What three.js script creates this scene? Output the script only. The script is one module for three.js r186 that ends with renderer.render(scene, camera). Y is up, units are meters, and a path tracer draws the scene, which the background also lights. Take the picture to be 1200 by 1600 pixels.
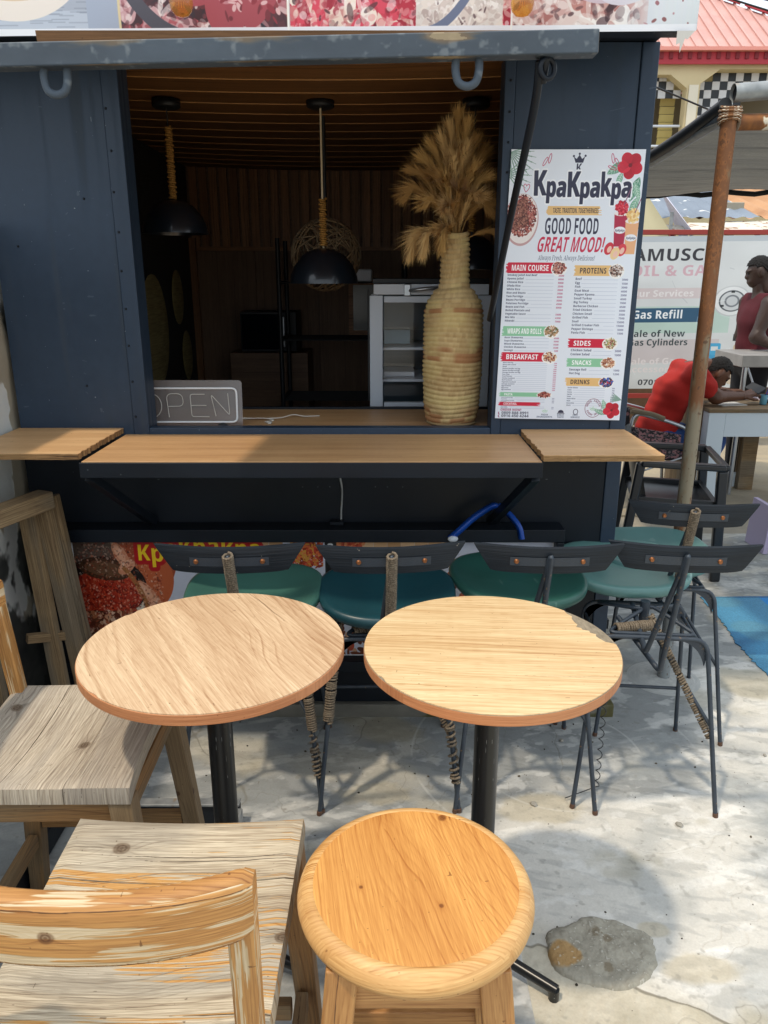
import * as THREE from 'three';
import { RoundedBoxGeometry } from 'three/addons/geometries/RoundedBoxGeometry.js';
import { mergeGeometries, mergeVertices, toCreasedNormals } from 'three/addons/utils/BufferGeometryUtils.js';
import { MarchingCubes } from 'three/addons/objects/MarchingCubes.js';

// ---------------------------------------------------------------- camera, sky, sun, exposure
const scene = new THREE.Scene();
const camera = new THREE.PerspectiveCamera(67.38, 0.75, 0.05, 400);
camera.position.set(0, 1.65, 0);
camera.rotation.set(-17 * Math.PI / 180, 0, 0);
const renderer = new THREE.WebGLRenderer({ antialias: true });
renderer.toneMapping = THREE.LinearToneMapping;
renderer.toneMappingExposure = 1.1;
renderer.shadowMap.enabled = true;
renderer.setSize(768, 1024);

const sunDir = new THREE.Vector3(-0.326, 1, 0.215).normalize();   // towards the sun
{
  const W = 512, Hh = 256, d = new Float32Array(W * Hh * 4);
  for (let j = 0; j < Hh; j++) for (let i = 0; i < W; i++) {
    const el = ((j + 0.5) / Hh - 0.5) * Math.PI, az = ((i + 0.5) / W - 0.5) * 2 * Math.PI;
    const v = new THREE.Vector3(Math.cos(el) * Math.cos(az), Math.sin(el), Math.cos(el) * Math.sin(az));
    const t = Math.pow(Math.max(0, Math.sin(el)), 0.55);
    const c = [0.50 + (0.64 - 0.50) * t, 0.575 + (0.71 - 0.575) * t, 0.635 + (0.80 - 0.635) * t];
    const gl = Math.max(0, v.dot(sunDir)), halo = 0.5 * Math.pow(gl, 12) + 0.14 * Math.pow(gl, 3);
    const cl = 0.5 + 0.5 * Math.sin(az * 3.1 + 1.3 * Math.sin(el * 9 + az * 2)) * Math.sin(el * 7 + 2.2 * Math.sin(az * 2.3));
    const cloud = Math.max(0, cl - 0.45) * 0.35 * (el > 0 ? 1 : 0);
    const k = 1.55;
    for (let q = 0; q < 3; q++) d[(j * W + i) * 4 + q] = el < 0 ? 0.4 * k * [1, 0.97, 0.92][q] : (c[q] + halo * [1, 0.97, 0.9][q] + cloud) * k;
    d[(j * W + i) * 4 + 3] = 1;
  }
  const t = new THREE.DataTexture(d, W, Hh, THREE.RGBAFormat, THREE.FloatType);
  t.mapping = THREE.EquirectangularReflectionMapping; t.magFilter = THREE.LinearFilter; t.minFilter = THREE.LinearFilter; t.needsUpdate = true;
  scene.background = t; scene.environment = t;
}
const sun = new THREE.DirectionalLight(0xffeed6, 2.0);
sun.position.copy(sunDir).multiplyScalar(20).add(new THREE.Vector3(0, 0, -3));
sun.target.position.set(0, 0, -3); scene.add(sun, sun.target);
sun.name = 'sun'; sun.castShadow = true; sun.shadow.mapSize.set(4096, 4096); sun.shadow.radius = 4.5;
Object.assign(sun.shadow.camera, { left: -12, right: 12, top: 12, bottom: -12, near: 0.5, far: 60 });

// ---------------------------------------------------------------- helpers
function rng(seed) { let a = seed >>> 0; return () => { a = (a + 0x6D2B79F5) | 0; let t = Math.imul(a ^ (a >>> 15), 1 | a); t = (t + Math.imul(t ^ (t >>> 7), 61 | t)) ^ t; return ((t ^ (t >>> 14)) >>> 0) / 4294967296; }; }
const R0 = rng(77);
function hash2(i, j, s) { let h = Math.imul(i, 374761393) + Math.imul(j, 668265263) + Math.imul(s, 974634777); h = Math.imul(h ^ (h >>> 13), 1274126177); return ((h ^ (h >>> 16)) >>> 0) / 4294967296; }
function vn(x, y, s = 0) {
  const i = Math.floor(x), j = Math.floor(y), fx = x - i, fy = y - j, u = fx * fx * (3 - 2 * fx), v = fy * fy * (3 - 2 * fy);
  const a = hash2(i, j, s), b = hash2(i + 1, j, s), c = hash2(i, j + 1, s), d = hash2(i + 1, j + 1, s);
  return a + (b - a) * u + (c - a) * v + (a - b - c + d) * u * v;
}
function fbm(x, y, o = 4, s = 0) { let v = 0, a = 0.5, n = 0; for (let k = 0; k < o; k++) { v += a * vn(x, y, s + k); n += a; a *= 0.5; x = x * 2.03 + 11.7; y = y * 2.03 + 5.3; } return v / n; }
const clamp = (x, a = 0, b = 1) => x < a ? a : x > b ? b : x, lerp = (a, b, t) => a + (b - a) * t;
const sst = (a, b, x) => { const t = clamp((x - a) / (b - a)); return t * t * (3 - 2 * t); };
const mix3 = (a, b, t) => [lerp(a[0], b[0], t), lerp(a[1], b[1], t), lerp(a[2], b[2], t)];
const V = (x, y, z) => new THREE.Vector3(x, y, z);
const srgb = (r, g, b) => new THREE.Color().setRGB(r / 255, g / 255, b / 255, THREE.SRGBColorSpace);

function dataTex(w, h, data, color, sizeU, sizeV, mirror = true) {
  const t = new THREE.DataTexture(data, w, h, THREE.RGBAFormat); t.magFilter = THREE.LinearFilter; t.minFilter = THREE.LinearMipmapLinearFilter; t.generateMipmaps = true;
  t.wrapS = t.wrapT = mirror ? THREE.MirroredRepeatWrapping : THREE.RepeatWrapping;
  if (color) t.colorSpace = THREE.SRGBColorSpace;
  t.repeat.set(1 / sizeU, 1 / sizeV); t.needsUpdate = true; return t;
}
// fn(x, y in metres) -> { c: [r,g,b 0..255], b: bump 0..1, r: roughness 0..1 }
function surface(w, h, sizeU, sizeV, fn, { bump = w > 256, rough = false, mirror = true } = {}) {
  const C = new Uint8Array(w * h * 4), B = bump ? new Uint8Array(w * h * 4) : null, Ro = rough && w > 256 ? new Uint8Array(w * h * 4) : null;
  for (let j = 0; j < h; j++) for (let i = 0; i < w; i++) {
    const o = fn((i + 0.5) / w * sizeU, (j + 0.5) / h * sizeV), k = (j * w + i) * 4;
    C[k] = clamp(o.c[0], 0, 255); C[k + 1] = clamp(o.c[1], 0, 255); C[k + 2] = clamp(o.c[2], 0, 255); C[k + 3] = 255;
    if (B) { B[k] = B[k + 1] = B[k + 2] = clamp(o.b) * 255; B[k + 3] = 255; }
    if (Ro) { Ro[k] = Ro[k + 1] = Ro[k + 2] = clamp(o.r) * 255; Ro[k + 3] = 255; }
  }
  return { map: dataTex(w, h, C, true, sizeU, sizeV, mirror), bumpMap: B && dataTex(w, h, B, false, sizeU, sizeV, mirror), roughnessMap: Ro && dataTex(w, h, Ro, false, sizeU, sizeV, mirror) };
}
function mat(surf, { bumpScale = 0.001, roughness = 0.7, ...rest } = {}) {
  const m = new THREE.MeshPhysicalMaterial({ roughness: surf && surf.roughnessMap ? 1 : roughness, side: THREE.DoubleSide, ...rest });
  if (surf) { m.map = surf.map; if (surf.bumpMap) { m.bumpMap = surf.bumpMap; m.bumpScale = bumpScale; } if (surf.roughnessMap) m.roughnessMap = surf.roughnessMap; }
  return m;
}
const plain = (color, roughness = 0.6, rest = {}) => new THREE.MeshPhysicalMaterial({ color, roughness, side: THREE.DoubleSide, ...rest });

// wood: x runs along the grain
function wood({ seed = 1, w = 1024, h = 512, sizeU = 1, sizeV = 0.5, light, dark, freq = 45, warp = 0.02, knots = [], fibre = 0.35, contrast = 0.6, patch, grey, cracks = 0, pores = 0.5 }) {
  const r = rng(seed * 991 + 5), cr = [];
  for (let i = 0; i < cracks; i++) cr.push([r() * sizeU, r() * sizeV, 0.05 + r() * 0.22, 0.0004 + r() * 0.0006, r() * 10]);
  return surface(w, h, sizeU, sizeV, (x, y) => {
    let yy = y + warp * (fbm(x * 2.1, y * 7, 3, seed) - 0.5) * 2 + warp * 1.2 * (vn(x * 0.9, y * 2.6, seed + 9) - 0.5) * 2, kd = 0, kb = 0;
    for (const [kx, ky, kr] of knots) {
      const dx = x - kx, dy = y - ky, d2 = dx * dx / (kr * kr * 9) + dy * dy / (kr * kr * 2.2);
      if (d2 < 9) { yy += Math.sign(dy || 1) * kr * 1.1 * Math.exp(-d2); const q = Math.sqrt(dx * dx * 0.8 + dy * dy) / kr * (0.9 + 0.25 * vn(x * 90, y * 90, seed)); kd = Math.max(kd, (1 - sst(0.6, 1.15, q)) * (0.55 + 0.3 * Math.sin(q * 16) * 0.5 + 0.25 * vn(x * 300, y * 300, seed))); kb = Math.max(kb, Math.exp(-d2 * 1.6) * 0.35); }
    }
    yy += 0.0012 * (vn(x * 30, y * 160, seed + 15) - 0.5) + 0.0022 * (vn(x * 11, y * 60, seed + 16) - 0.5);
    const g = yy * freq + 2.2 * fbm(yy * 11, x * 0.5, 3, seed + 13), n = Math.floor(g), f = g - n, amp = 0.25 + 0.75 * hash2(n, 3, seed);
    const ln = (f - 0.84) / 0.15, late = (0.28 * f * (1 - sst(0.9, 1, f)) + 0.7 * Math.exp(-ln * ln) * sst(0.2, 0.8, vn(x * 3.1, n * 7.3, seed + 11))) * amp;
    const band = fbm(yy * 26, x * 0.9, 3, seed + 14) - 0.5, fi = vn(x * 16, y * 620, seed + 3) - 0.5, fi2 = vn(x * 45, y * 1100, seed + 4), fi3 = vn(x * 6, y * 330, seed + 12) - 0.5;
    const po = sst(0.7, 0.88, vn(x * 38, y * 760, seed + 5)) * pores;
    const bl = fbm(x * 3.2, y * 5, 3, seed + 6) - 0.5;
    let t = clamp(0.24 + contrast * late + fibre * (fi + 0.7 * fi3 + 0.5 * (fi2 - 0.5)) + 0.5 * band + 0.22 * bl + 0.3 * po + kb * 0.8);
    let c = mix3(light, dark, t), b = 0.6 - 0.3 * late + 0.3 * fi + 0.2 * fi3 - 0.35 * po;
    if (grey) { const q = sst(0.42, 0.68, fbm(x * 2.4 + 7, y * 9, 4, seed + 20) + 0.1 * fi); c = mix3(c, mix3(grey, [grey[0] * 0.6, grey[1] * 0.58, grey[2] * 0.56], clamp(t * 0.8)), q * 0.8); }
    if (patch) { const q = sst(patch.lo, patch.hi, fbm(x * patch.fx, y * patch.fy, 4, seed + 30) + 0.3 * fi + 0.24 * fi3 - 0.10 * late); c = mix3(c, mix3(patch.c, [patch.c[0] * 0.72, patch.c[1] * 0.6, patch.c[2] * 0.42], clamp(late * 1.2 + 0.3 * fi2)), q); b += 0.12 * q; }
    if (kd > 0) c = mix3(c, [dark[0] * 0.55, dark[1] * 0.45, dark[2] * 0.35], kd * 0.85);
    for (const [cx, cy, L, wd, ph] of cr) if (Math.abs(x - cx) < L) { const yc = cy + 0.004 * (fbm(x * 14 + ph, ph, 3, seed) - 0.5) * 2, dd = Math.abs(y - yc) / (wd * (1 - Math.pow(Math.abs(x - cx) / L, 2)) + 1e-5); if (dd < 1.2) { const q = 1 - sst(0.5, 1.2, dd); c = mix3(c, [dark[0] * 0.42, dark[1] * 0.38, dark[2] * 0.34], q * 0.75); b -= 0.6 * q; } }
    const sp = vn(x * 130, y * 130, seed + 8); if (sp > 0.975) c = mix3(c, [dark[0] * 0.6, dark[1] * 0.55, dark[2] * 0.5], 0.5);
    return { c, b };
  });
}
function uvGrain(geo, grain = 'x', ou = R0() * 3, ov = R0() * 3) {      // box-projected uv in metres; u runs along the grain axis
  const g = geo.index ? geo.toNonIndexed() : geo, p = g.attributes.position, n = g.attributes.normal, uv = new Float32Array(p.count * 2);
  const ax = { x: 0, y: 1, z: 2 }[grain], rest = [0, 1, 2].filter((k) => k !== ax), get = (a, i, k) => k === 0 ? a.getX(i) : k === 1 ? a.getY(i) : a.getZ(i);
  for (let i = 0; i < p.count; i += 3) {
    const nn = [0, 1, 2].map((k) => Math.abs(get(n, i, k) + get(n, i + 1, k) + get(n, i + 2, k)));
    const dom = nn.indexOf(Math.max(...nn));
    for (let q = i; q < i + 3; q++) {
      let u, v;
      if (dom === ax) { u = get(p, q, rest[0]); v = get(p, q, rest[1]); }
      else { u = get(p, q, ax); v = get(p, q, rest[0] === dom ? rest[1] : rest[0]); }
      uv[q * 2] = u + ou; uv[q * 2 + 1] = v + ov;
    }
  }
  g.setAttribute('uv', new THREE.BufferAttribute(uv, 2)); return g;
}
function clean(g) { const o = g.index ? g.toNonIndexed() : g; for (const k of Object.keys(o.attributes)) if (!['position', 'normal', 'uv', 'color'].includes(k)) o.deleteAttribute(k); return o; }
const merge = (list) => mergeGeometries(list.map(clean), false);
function bx(w, h, d, x = 0, y = 0, z = 0, { r = 0, seg = 1, grain = 'x', rot } = {}) {
  const g = r > 0 ? new RoundedBoxGeometry(w, h, d, seg, Math.min(r, w * 0.49, h * 0.49, d * 0.49)) : new THREE.BoxGeometry(w, h, d);
  const o = uvGrain(g, grain); if (rot) o.applyMatrix4(new THREE.Matrix4().makeRotationFromEuler(new THREE.Euler(...rot))); o.translate(x, y, z); return o;
}
// a bar of section w (across) x h between two points; grain along it; taper scales the far end
function bar(a, b, w, h, { r = 0.003, seg = 1, up = V(0, 1, 0), taper = 1, roll = 0 } = {}) {
  const L = a.distanceTo(b), g = r > 0 ? new RoundedBoxGeometry(w, h, L, seg, r) : new THREE.BoxGeometry(w, h, L);
  const o = uvGrain(g, 'z');
  if (taper !== 1) { const p = o.attributes.position; for (let i = 0; i < p.count; i++) { const k = lerp(1, taper, p.getZ(i) / L + 0.5); p.setXY(i, p.getX(i) * k, p.getY(i) * k); } }
  if (roll) o.rotateZ(roll);
  const z = b.clone().sub(a).normalize(); let u = Math.abs(z.dot(up)) > 0.95 ? V(0, 0, 1) : up; const x = u.clone().cross(z).normalize(), y = z.clone().cross(x);
  o.applyMatrix4(new THREE.Matrix4().makeBasis(x, y, z)); const m = a.clone().add(b).multiplyScalar(0.5); o.translate(m.x, m.y, m.z); return o;
}
// round the corners of a polyline
function bend(pts, rad = 0.03, n = 5, closed = false) {
  const out = [], N = pts.length;
  for (let i = 0; i < N; i++) {
    if (!closed && (i === 0 || i === N - 1)) { out.push(pts[i].clone()); continue; }
    const p = pts[i], a = pts[(i - 1 + N) % N], b = pts[(i + 1) % N], da = a.clone().sub(p), db = b.clone().sub(p);
    const r = Math.min(rad, da.length() * 0.45, db.length() * 0.45), s = p.clone().add(da.normalize().multiplyScalar(r)), e = p.clone().add(db.normalize().multiplyScalar(r));
    for (let k = 0; k <= n; k++) { const t = k / n; out.push(s.clone().multiplyScalar((1 - t) * (1 - t)).add(p.clone().multiplyScalar(2 * t * (1 - t))).add(e.clone().multiplyScalar(t * t))); }
  }
  if (closed) out.push(out[0].clone());
  return out;
}
function curve(pts, n = 24, closed = false) { return new THREE.CatmullRomCurve3(pts, closed, 'centripetal').getPoints(n); }
function tube(pts, r, { seg = 8, r2 = null, cap = true, ell = 1 } = {}) {        // swept tube through points with end caps
  const N = pts.length, pos = [], nor = [], uv = [], T = [];
  for (let i = 0; i < N; i++) T.push(pts[Math.min(N - 1, i + 1)].clone().sub(pts[Math.max(0, i - 1)]).normalize());
  let u = Math.abs(T[0].y) > 0.9 ? V(1, 0, 0) : V(0, 1, 0); let nrm = u.clone().sub(T[0].clone().multiplyScalar(u.dot(T[0]))).normalize(); let len = 0; const rings = [];
  for (let i = 0; i < N; i++) {
    nrm = nrm.clone().sub(T[i].clone().multiplyScalar(nrm.dot(T[i]))).normalize(); const bi = T[i].clone().cross(nrm);
    if (i) len += pts[i].distanceTo(pts[i - 1]);
    const rr = typeof r === 'function' ? r(i / (N - 1)) : r2 === null ? r : lerp(r, r2, i / (N - 1)), ring = [];
    for (let k = 0; k <= seg; k++) { const a = k / seg * Math.PI * 2, d = nrm.clone().multiplyScalar(Math.cos(a)).add(bi.clone().multiplyScalar(Math.sin(a) * ell)); ring.push({ p: pts[i].clone().add(d.clone().multiplyScalar(rr)), n: d.normalize(), u: len, v: a * rr }); }
    rings.push(ring);
  }
  const put = (q) => { pos.push(q.p.x, q.p.y, q.p.z); nor.push(q.n.x, q.n.y, q.n.z); uv.push(q.u, q.v); };
  for (let i = 0; i < N - 1; i++) for (let k = 0; k < seg; k++) { const a = rings[i][k], b = rings[i][k + 1], c = rings[i + 1][k], d = rings[i + 1][k + 1]; put(a); put(b); put(c); put(b); put(d); put(c); }
  if (cap) for (const [i, s] of [[0, -1], [N - 1, 1]]) for (let k = 0; k < seg; k++) { const n = T[i].clone().multiplyScalar(s), A = rings[i][k], B = rings[i][k + 1]; for (const q of s > 0 ? [A.p, B.p, pts[i]] : [B.p, A.p, pts[i]]) put({ p: q, n, u: q.x, v: q.y }); }
  const g = new THREE.BufferGeometry(); g.setAttribute('position', new THREE.Float32BufferAttribute(pos, 3)); g.setAttribute('normal', new THREE.Float32BufferAttribute(nor, 3)); g.setAttribute('uv', new THREE.Float32BufferAttribute(uv, 2)); return g;
}
function grid(nu, nv, fn) {                                               // parametric sheet, fn(u,v)->Vector3
  const pos = [], uv = [], idx = [];
  for (let j = 0; j <= nv; j++) for (let i = 0; i <= nu; i++) { const p = fn(i / nu, j / nv); pos.push(p.x, p.y, p.z); uv.push(i / nu, j / nv); }
  for (let j = 0; j < nv; j++) for (let i = 0; i < nu; i++) { const a = j * (nu + 1) + i, b = a + 1, c = a + nu + 1, d = c + 1; idx.push(a, b, d, a, d, c); }
  const g = new THREE.BufferGeometry(); g.setAttribute('position', new THREE.Float32BufferAttribute(pos, 3)); g.setAttribute('uv', new THREE.Float32BufferAttribute(uv, 2)); g.setIndex(idx); g.computeVertexNormals(); return g;
}
function lathe(pts, seg = 48) { return clean(new THREE.LatheGeometry(pts.map(([r, y]) => new THREE.Vector2(r, y)), seg)); }
function slab(shape, depth, { bevel = 0, y = 0, seg = 24 } = {}) {          // a Shape in (x, z) standing on y, depth upwards
  const g = new THREE.ExtrudeGeometry(shape, { depth: depth - 2 * bevel, bevelEnabled: bevel > 0, bevelSize: bevel, bevelOffset: -bevel, bevelThickness: bevel, bevelSegments: 2, curveSegments: seg });
  g.rotateX(Math.PI / 2); g.translate(0, y + depth - bevel, 0); return g;     // shape y -> +z
}
const taken = {};
const numbered = (n) => { const k = taken[n] = (taken[n] ?? -1) + 1; return k ? n + '_' + String(k).padStart(3, '0') : n; };
function shade(o) { o.castShadow = o.receiveShadow = true; return o; }
function obj(name, geos, m, parent) {
  const g = Array.isArray(geos) ? (geos.length === 1 ? clean(geos[0]) : merge(geos)) : clean(geos), o = shade(new THREE.Mesh(g, m));
  o.name = parent ? name : numbered(name); (parent || scene).add(o); return o;
}
function tag(o, label, category, group) { o.userData.label = label; o.userData.category = category; if (group) o.userData.group = group; return o; }
function thing(name, label, category, [x, y, z] = [0, 0, 0], turn = 0, group) { const o = new THREE.Group(); o.name = numbered(name); o.position.set(x, y, z); o.rotation.y = turn; scene.add(o); return tag(o, label, category, group); }
function struct(name, geos, m) { const o = obj(name, geos, m); o.userData.kind = 'structure'; return o; }
function canvasTex(w, h, draw) { const c = document.createElement('canvas'); c.width = w; c.height = h; draw(c.getContext('2d'), w, h); const t = new THREE.CanvasTexture(c); t.colorSpace = THREE.SRGBColorSpace; t.magFilter = THREE.LinearFilter; return t; }
// ---------------------------------------------------------------- materials
const M = {};
M.table1 = mat(wood({ pores: 0.6, seed: 3, sizeU: 0.7, sizeV: 0.7, w: 1024, h: 1024, light: [224, 196, 160], dark: [156, 116, 82], freq: 62, warp: 0.075, contrast: 0.55, fibre: 0.3, knots: [], cracks: 3 }), { roughness: 0.5, bumpScale: 0.0005 });
M.table2 = mat(wood({ pores: 0.6, seed: 8, sizeU: 0.7, sizeV: 0.7, w: 1024, h: 1024, light: [228, 204, 160], dark: [168, 122, 74], freq: 75, warp: 0.022, contrast: 0.42, fibre: 0.32, cracks: 1 }), { roughness: 0.48, bumpScale: 0.0004 });
M.edge = mat(wood({ seed: 12, w: 512, h: 256, sizeU: 0.5, sizeV: 0.25, light: [196, 136, 92], dark: [150, 92, 56], freq: 60, contrast: 0.3 }), { roughness: 0.6 });
M.counter = mat(wood({ seed: 21, sizeU: 1.1, sizeV: 0.55, light: [205, 165, 118], dark: [150, 104, 64], freq: 120, warp: 0.008, contrast: 0.28, fibre: 0.3, cracks: 2 }), { roughness: 0.45, bumpScale: 0.0003 });
M.flap = mat(wood({ seed: 22, sizeU: 1.1, sizeV: 0.55, light: [215, 176, 128], dark: [166, 120, 76], freq: 110, warp: 0.008, contrast: 0.25, fibre: 0.3, cracks: 3 }), { roughness: 0.5, bumpScale: 0.0003 });
M.ply = mat(wood({ seed: 25, w: 512, h: 128, sizeU: 0.6, sizeV: 0.03, light: [196, 160, 108], dark: [92, 62, 36], freq: 330, warp: 0.001, contrast: 0.9, fibre: 0.2, cracks: 10 }), { roughness: 0.9, bumpScale: 0.001 });
M.stool = mat(wood({ seed: 31, sizeU: 0.6, sizeV: 0.6, w: 1024, h: 1024, light: [216, 160, 88], dark: [160, 98, 42], freq: 130, warp: 0.05, contrast: 0.6, fibre: 0.3, knots: [[0.12, 0.27, 0.015], [0.16, 0.38, 0.008], [0.36, 0.33, 0.004], [0.30, 0.21, 0.004], [0.45, 0.42, 0.004], [0.27, 0.12, 0.01]], cracks: 0 }), { roughness: 0.42, bumpScale: 0.0004 });
M.stoolRim = mat(wood({ seed: 32, w: 512, h: 256, sizeU: 0.6, sizeV: 0.3, light: [220, 178, 118], dark: [166, 116, 62], freq: 190, warp: 0.03, contrast: 0.5, fibre: 0.35, patch: { c: [206, 156, 92], fx: 6, fy: 12, lo: 0.56, hi: 0.64 }, cracks: 2 }), { roughness: 0.5, bumpScale: 0.0008 });
M.pine = mat(wood({ seed: 33, sizeU: 0.8, sizeV: 0.4, light: [198, 150, 92], dark: [136, 88, 44], freq: 120, warp: 0.03, contrast: 0.45, knots: [[0.3, 0.1, 0.012], [0.62, 0.28, 0.01]], cracks: 2 }), { roughness: 0.5, bumpScale: 0.0005 });
M.weathered = mat(wood({ seed: 41, sizeU: 0.7, sizeV: 0.7, w: 1024, h: 1024, light: [204, 190, 164], dark: [118, 100, 78], freq: 190, warp: 0.045, contrast: 0.42, fibre: 0.5, grey: [176, 166, 148], patch: { c: [200, 154, 92], fx: 3.4, fy: 14, lo: 0.60, hi: 0.66 }, knots: [[0.2, 0.2, 0.014], [0.52, 0.4, 0.012], [0.3, 0.58, 0.01]], cracks: 6 }), { roughness: 0.8, bumpScale: 0.0025 });
M.greywood = mat(wood({ seed: 44, sizeU: 0.7, sizeV: 0.7, w: 1024, h: 1024, light: [206, 194, 174], dark: [122, 108, 92], freq: 150, warp: 0.055, contrast: 0.45, fibre: 0.4, grey: [180, 170, 156], knots: [[0.22, 0.12, 0.016], [0.45, 0.3, 0.014], [0.3, 0.52, 0.014], [0.6, 0.6, 0.012]], cracks: 5 }), { roughness: 0.85, bumpScale: 0.0025 });
M.rail = mat(wood({ seed: 47, sizeU: 0.8, sizeV: 0.4, light: [194, 142, 80], dark: [132, 84, 40], freq: 170, warp: 0.012, contrast: 0.65, fibre: 0.45, patch: { c: [218, 200, 168], fx: 5, fy: 48, lo: 0.55, hi: 0.6 }, knots: [[0.42, 0.2, 0.01]], cracks: 4 }), { roughness: 0.6, bumpScale: 0.001 });
M.legwood = mat(wood({ seed: 36, sizeU: 0.8, sizeV: 0.4, light: [176, 134, 82], dark: [112, 74, 40], freq: 110, warp: 0.03, contrast: 0.5, grey: [140, 122, 96], knots: [[0.3, 0.1, 0.01], [0.62, 0.28, 0.008]], cracks: 5 }), { roughness: 0.65, bumpScale: 0.0008 });
M.timber = mat(wood({ seed: 52, sizeU: 0.8, sizeV: 0.4, light: [150, 126, 92], dark: [82, 60, 38], freq: 130, warp: 0.02, contrast: 0.7, fibre: 0.5, grey: [128, 116, 98], cracks: 8 }), { roughness: 0.9, bumpScale: 0.0015 });
M.darkwood = mat(wood({ seed: 56, w: 512, h: 512, sizeU: 1, sizeV: 0.6, light: [146, 102, 60], dark: [84, 54, 28], freq: 40, warp: 0.05, contrast: 0.8, fibre: 0.3 }), { roughness: 0.5, bumpScale: 0.0004 });
M.slat = [0, 1, 2].map((k) => mat(wood({ seed: 60 + k, w: 256, h: 128, sizeU: 0.6, sizeV: 0.3, light: [[168, 118, 74], [150, 104, 62], [186, 134, 88]][k], dark: [96, 60, 32], freq: 50, warp: 0.02, contrast: 0.6 }), { roughness: 0.5 }));
M.panel = mat(wood({ seed: 66, w: 512, h: 256, sizeU: 1.2, sizeV: 0.6, light: [132, 102, 76], dark: [88, 64, 46], freq: 30, warp: 0.02, contrast: 0.5 }), { roughness: 0.6 });

M.navy = mat(surface(1024, 1024, 1.4, 1.4, (x, y) => {
  const n = fbm(x * 2.2, y * 1.6, 4, 5), f = fbm(x * 40, y * 40, 3, 8), st = fbm(x * 1.3, y * 24, 3, 12);
  let c = mix3([37, 51, 68], [52, 68, 87], clamp(n * 0.9 + 0.3 * (f - 0.5))); c = mix3(c, [70, 72, 72], sst(0.6, 0.85, st) * 0.28);
  const sc = vn(x * 60 + vn(x * 9, y * 9, 3) * 4, y * 22, 31), ch = vn(x * 95, y * 95, 33);
  let b = 0.5 + 0.6 * (fbm(x * 3.1, y * 3.1, 2, 17) - 0.5) + 0.012 * f; if (sc > 0.965) c = mix3(c, [105, 115, 122], 0.35);
  if (ch > 0.988) { c = [140, 150, 156]; b -= 0.03; }
  return { c, b, r: clamp(0.34 + 0.22 * (n - 0.5) + 0.25 * sst(0.55, 0.8, st) + 0.1 * f) };
}, { rough: true }), { bumpScale: 0.009, specularIntensity: 0.7 });
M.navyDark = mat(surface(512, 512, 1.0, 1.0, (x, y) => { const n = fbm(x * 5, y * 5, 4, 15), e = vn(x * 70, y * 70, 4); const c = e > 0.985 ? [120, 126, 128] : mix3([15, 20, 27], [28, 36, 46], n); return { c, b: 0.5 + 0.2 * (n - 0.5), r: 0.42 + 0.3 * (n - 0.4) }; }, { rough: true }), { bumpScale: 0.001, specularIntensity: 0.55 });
M.chairPaint = mat(surface(512, 256, 0.4, 0.2, (x, y) => { const n = fbm(x * 14, y * 14, 4, 25), g = vn(x * 14, y * 420, 27), e = fbm(x * 60, y * 60, 3, 28); let c = mix3([20, 26, 33], [36, 44, 52], n * 0.5 + g * 0.5); if (e > 0.9) c = [128, 122, 112]; return { c, b: 0.5 + 0.5 * (g - 0.5), r: 0.5 + 0.2 * (n - 0.5) }; }, { rough: true }), { bumpScale: 0.0012, specularIntensity: 0.6 });
M.chairMetal = mat(surface(256, 256, 0.3, 0.3, (x, y) => { const n = fbm(x * 40, y * 40, 4, 35), e = fbm(x * 90, y * 90, 3, 36); let c = mix3([36, 44, 54], [58, 68, 78], n); if (e > 0.8) c = [104, 84, 66]; return { c, b: n, r: 0.45 + 0.2 * n }; }), { roughness: 0.45 });
M.beam = mat(surface(1024, 128, 1.6, 0.2, (x, y) => {
  const n = fbm(x * 9, y * 14, 4, 41), ru = fbm(x * 5 + 3, y * 24, 4, 43), sp = fbm(x * 50, y * 50, 3, 44);
  let c = mix3([50, 60, 70], [80, 92, 104], n); c = mix3(c, [168, 172, 170], sst(0.62, 0.85, sp) * 0.35); c = mix3(c, [140, 108, 70], sst(0.62, 0.8, ru) * 0.6); if (ru > 0.8) c = mix3(c, [206, 190, 150], 0.4);
  return { c, b: 0.5 + 0.4 * (sp - 0.5) - 0.2 * sst(0.6, 0.74, ru), r: 0.5 + 0.3 * n };
}, { rough: true }), { bumpScale: 0.0012 });
M.rustPole = mat(surface(256, 1024, 0.2, 2.3, (x, y) => {
  const n = fbm(x * 30, y * 9, 4, 51), f = fbm(x * 80, y * 60, 3, 52), top = sst(1.0, 1.75, y + 0.5 * (n - 0.5));
  let c = mix3([128, 118, 98], [118, 76, 44], clamp(sst(0.35, 0.7, n + 0.32 * top))); c = mix3(c, [168, 108, 58], sst(0.5, 0.7, f) * 0.5 * top); c = mix3(c, [134, 142, 146], (1 - sst(0.3, 0.75, y + 0.3 * (n - 0.5))) * 0.85); c = mix3(c, [70, 48, 34], sst(0.66, 0.8, f) * 0.6);
  return { c, b: f, r: 0.75 };
}), { bumpScale: 0.001, roughness: 0.7 });
M.rust = mat(surface(256, 256, 0.3, 0.3, (x, y) => { const n = fbm(x * 20, y * 20, 4, 55), f = fbm(x * 60, y * 60, 3, 56); let c = mix3([150, 96, 44], [98, 60, 34], f); c = mix3(c, [214, 206, 186], sst(0.55, 0.62, n)); return { c, b: f }; }), { bumpScale: 0.001, roughness: 0.75 });
M.galv = mat(surface(256, 256, 0.3, 0.3, (x, y) => { const n = fbm(x * 30, y * 30, 4, 57), c = mix3([120, 124, 126], [176, 180, 180], n); return { c: mix3(c, [150, 112, 70], sst(0.68, 0.8, fbm(x * 14, y * 14, 3, 58)) * 0.7), b: n }; }), { bumpScale: 0.0006, roughness: 0.45, metalness: 0.4 });
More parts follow.
